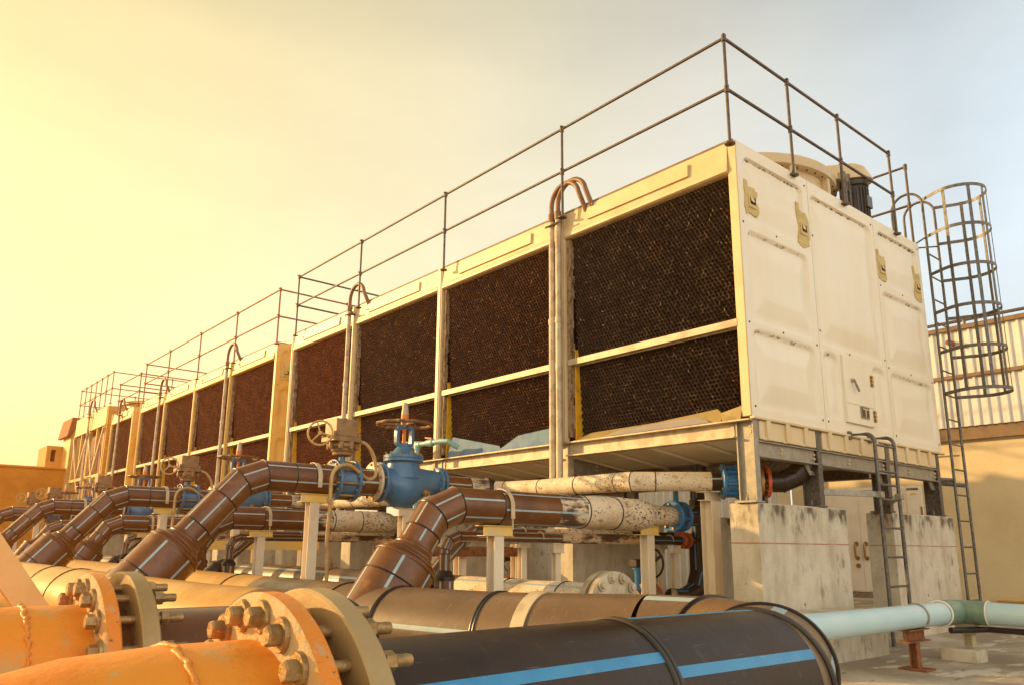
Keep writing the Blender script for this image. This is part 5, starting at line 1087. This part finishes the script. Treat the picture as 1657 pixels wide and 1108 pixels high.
AZ, EL = math.radians(-34), math.radians(16)          # azimuth from +y towards +x
SD = Vector((math.sin(AZ)*math.cos(EL), math.cos(AZ)*math.cos(EL), math.sin(EL)))
sun = bpy.data.lights.new('sun', 'SUN'); so = bpy.data.objects.new('sun', sun); COL.objects.link(so)
sun.energy = 5.0; sun.angle = math.radians(.6); sun.color = (1, .62, .25)
so.rotation_euler = (-SD).to_track_quat('-Z', 'Y').to_euler()
w = bpy.data.worlds.new('World'); sc.world = w; w.use_nodes = True
nt = w.node_tree; N = nt.nodes; L = nt.links; bg = N['Background']
sky = N.new('ShaderNodeTexSky'); sky.sky_type = 'NISHITA'; sky.sun_disc = False; sky.sun_elevation = EL; sky.sun_rotation = AZ; sky.dust_density = 4; sky.air_density = 1.2
tc = N.new('ShaderNodeTexCoord')
def dot(v):
    n = N.new('ShaderNodeVectorMath'); n.operation = 'DOT_PRODUCT'; L.new(tc.outputs['Generated'], n.inputs[0]); n.inputs[1].default_value = v; return n.outputs['Value']
def ramp(src, stops):
    mr = N.new('ShaderNodeMapRange'); mr.inputs[1].default_value = -1; mr.inputs[2].default_value = 1; L.new(src, mr.inputs[0])
    c = N.new('ShaderNodeValToRGB'); e = c.color_ramp.elements
    while len(e) > 1: e.remove(e[-1])
    e[0].position = (stops[0][0]+1)/2; e[0].color = (*stops[0][1], 1)
    for p, col in stops[1:]: q = e.new((p+1)/2); q.color = (*col, 1)
    L.new(mr.outputs[0], c.inputs[0]); return c.outputs[0]
hz = ramp(dot((math.sin(AZ), math.cos(AZ), 0)), [(-1, (.30, .32, .36)), (-.6, (.38, .52, .66)), (-.30, (.52, .63, .71)), (.0, (.74, .72, .62)), (.35, (.84, .73, .42)), (.70, (.90, .70, .24)), (1, (.95, .70, .2))])
lo = ramp(dot((0, 0, 1)), [(-1, (0, 0, 0)), (0, (.16, .15, .12)), (.25, (.10, .10, .08)), (.6, (0, 0, 0)), (1, (0, 0, 0))])
back = ramp(dot((.1, -1, 0)), [(-1, (0, 0, 0)), (-.2, (0, 0, 0)), (.35, (.82, .69, .50)), (1, (1.15, .98, .72))])  # added brightness in the unseen sky behind the camera, lights the end panels
nz = N.new('ShaderNodeTexNoise'); nz.inputs['Scale'].default_value = 2.2; nz.inputs['Detail'].default_value = 6; mpn = N.new('ShaderNodeMapping'); mpn.inputs['Scale'].default_value = (1, 1, 3.2); L.new(tc.outputs['Generated'], mpn.inputs[0]); L.new(mpn.outputs[0], nz.inputs['Vector'])
nr = N.new('ShaderNodeMapRange'); nr.inputs[1].default_value = .35; nr.inputs[2].default_value = .75; nr.inputs[3].default_value = .88; nr.inputs[4].default_value = 1.07; L.new(nz.outputs[0], nr.inputs[0])
def add(a, b_):
    m = N.new('ShaderNodeMix'); m.data_type = 'RGBA'; m.blend_type = 'ADD'; m.inputs[0].default_value = 1; m.clamp_result = False
    L.new(a, m.inputs[6]); L.new(b_, m.inputs[7]); return m.outputs[2]
ssc = N.new('ShaderNodeVectorMath'); ssc.operation = 'SCALE'; ssc.inputs['Scale'].default_value = .04; L.new(sky.outputs[0], ssc.inputs[0])
tot = add(add(hz, lo), back)
up = ramp(dot((0, 0, 1)), [(-1, (1, 1, 1)), (.45, (1, 1, 1)), (.62, (.74, .73, .70)), (.85, (.26, .26, .26)), (1, (.18, .18, .19))])
mu = N.new('ShaderNodeMix'); mu.data_type = 'RGBA'; mu.blend_type = 'MULTIPLY'; mu.inputs[0].default_value = 1; L.new(tot, mu.inputs[6]); L.new(up, mu.inputs[7]); tot = mu.outputs[2]
ms = N.new('ShaderNodeVectorMath'); ms.operation = 'SCALE'; L.new(tot, ms.inputs[0]); L.new(nr.outputs[0], ms.inputs['Scale'])
fin = add(ms.outputs[0], ssc.outputs[0]); L.new(fin, bg.inputs['Color']); bg.inputs['Strength'].default_value = 1.0

HAZE = True
if HAZE:
    b = MB(); b.box(-40, 40, -15, 60, GZ-1.2, 9); hzo = b.build('haze', 'white'); hzo['kind'] = 'stuff'; hzo['label'] = 'warm evening haze over the yard'
    m = bpy.data.materials.new('haze_air'); m.use_nodes = True; n2 = m.node_tree.nodes; n2.remove(n2['Principled BSDF'])
    v = n2.new('ShaderNodeVolumePrincipled'); v.inputs['Color'].default_value = (1, .42, .09, 1); v.inputs['Density'].default_value = .0026; v.inputs['Anisotropy'].default_value = .78
    m.node_tree.links.new(v.outputs[0], n2['Material Output'].inputs['Volume']); hzo.data.materials.clear(); hzo.data.materials.append(m)

sc.view_settings.view_transform = 'Standard'; sc.view_settings.look = 'None'; sc.view_settings.exposure = .2; sc.view_settings.gamma = 1
sc.render.engine = 'CYCLES'
sc.cycles.use_denoising = True
sc.cycles.max_bounces = 6; sc.cycles.diffuse_bounces = 3; sc.cycles.glossy_bounces = 3; sc.cycles.volume_bounces = 1
sc.cycles.use_adaptive_sampling = True; sc.cycles.adaptive_threshold = .02
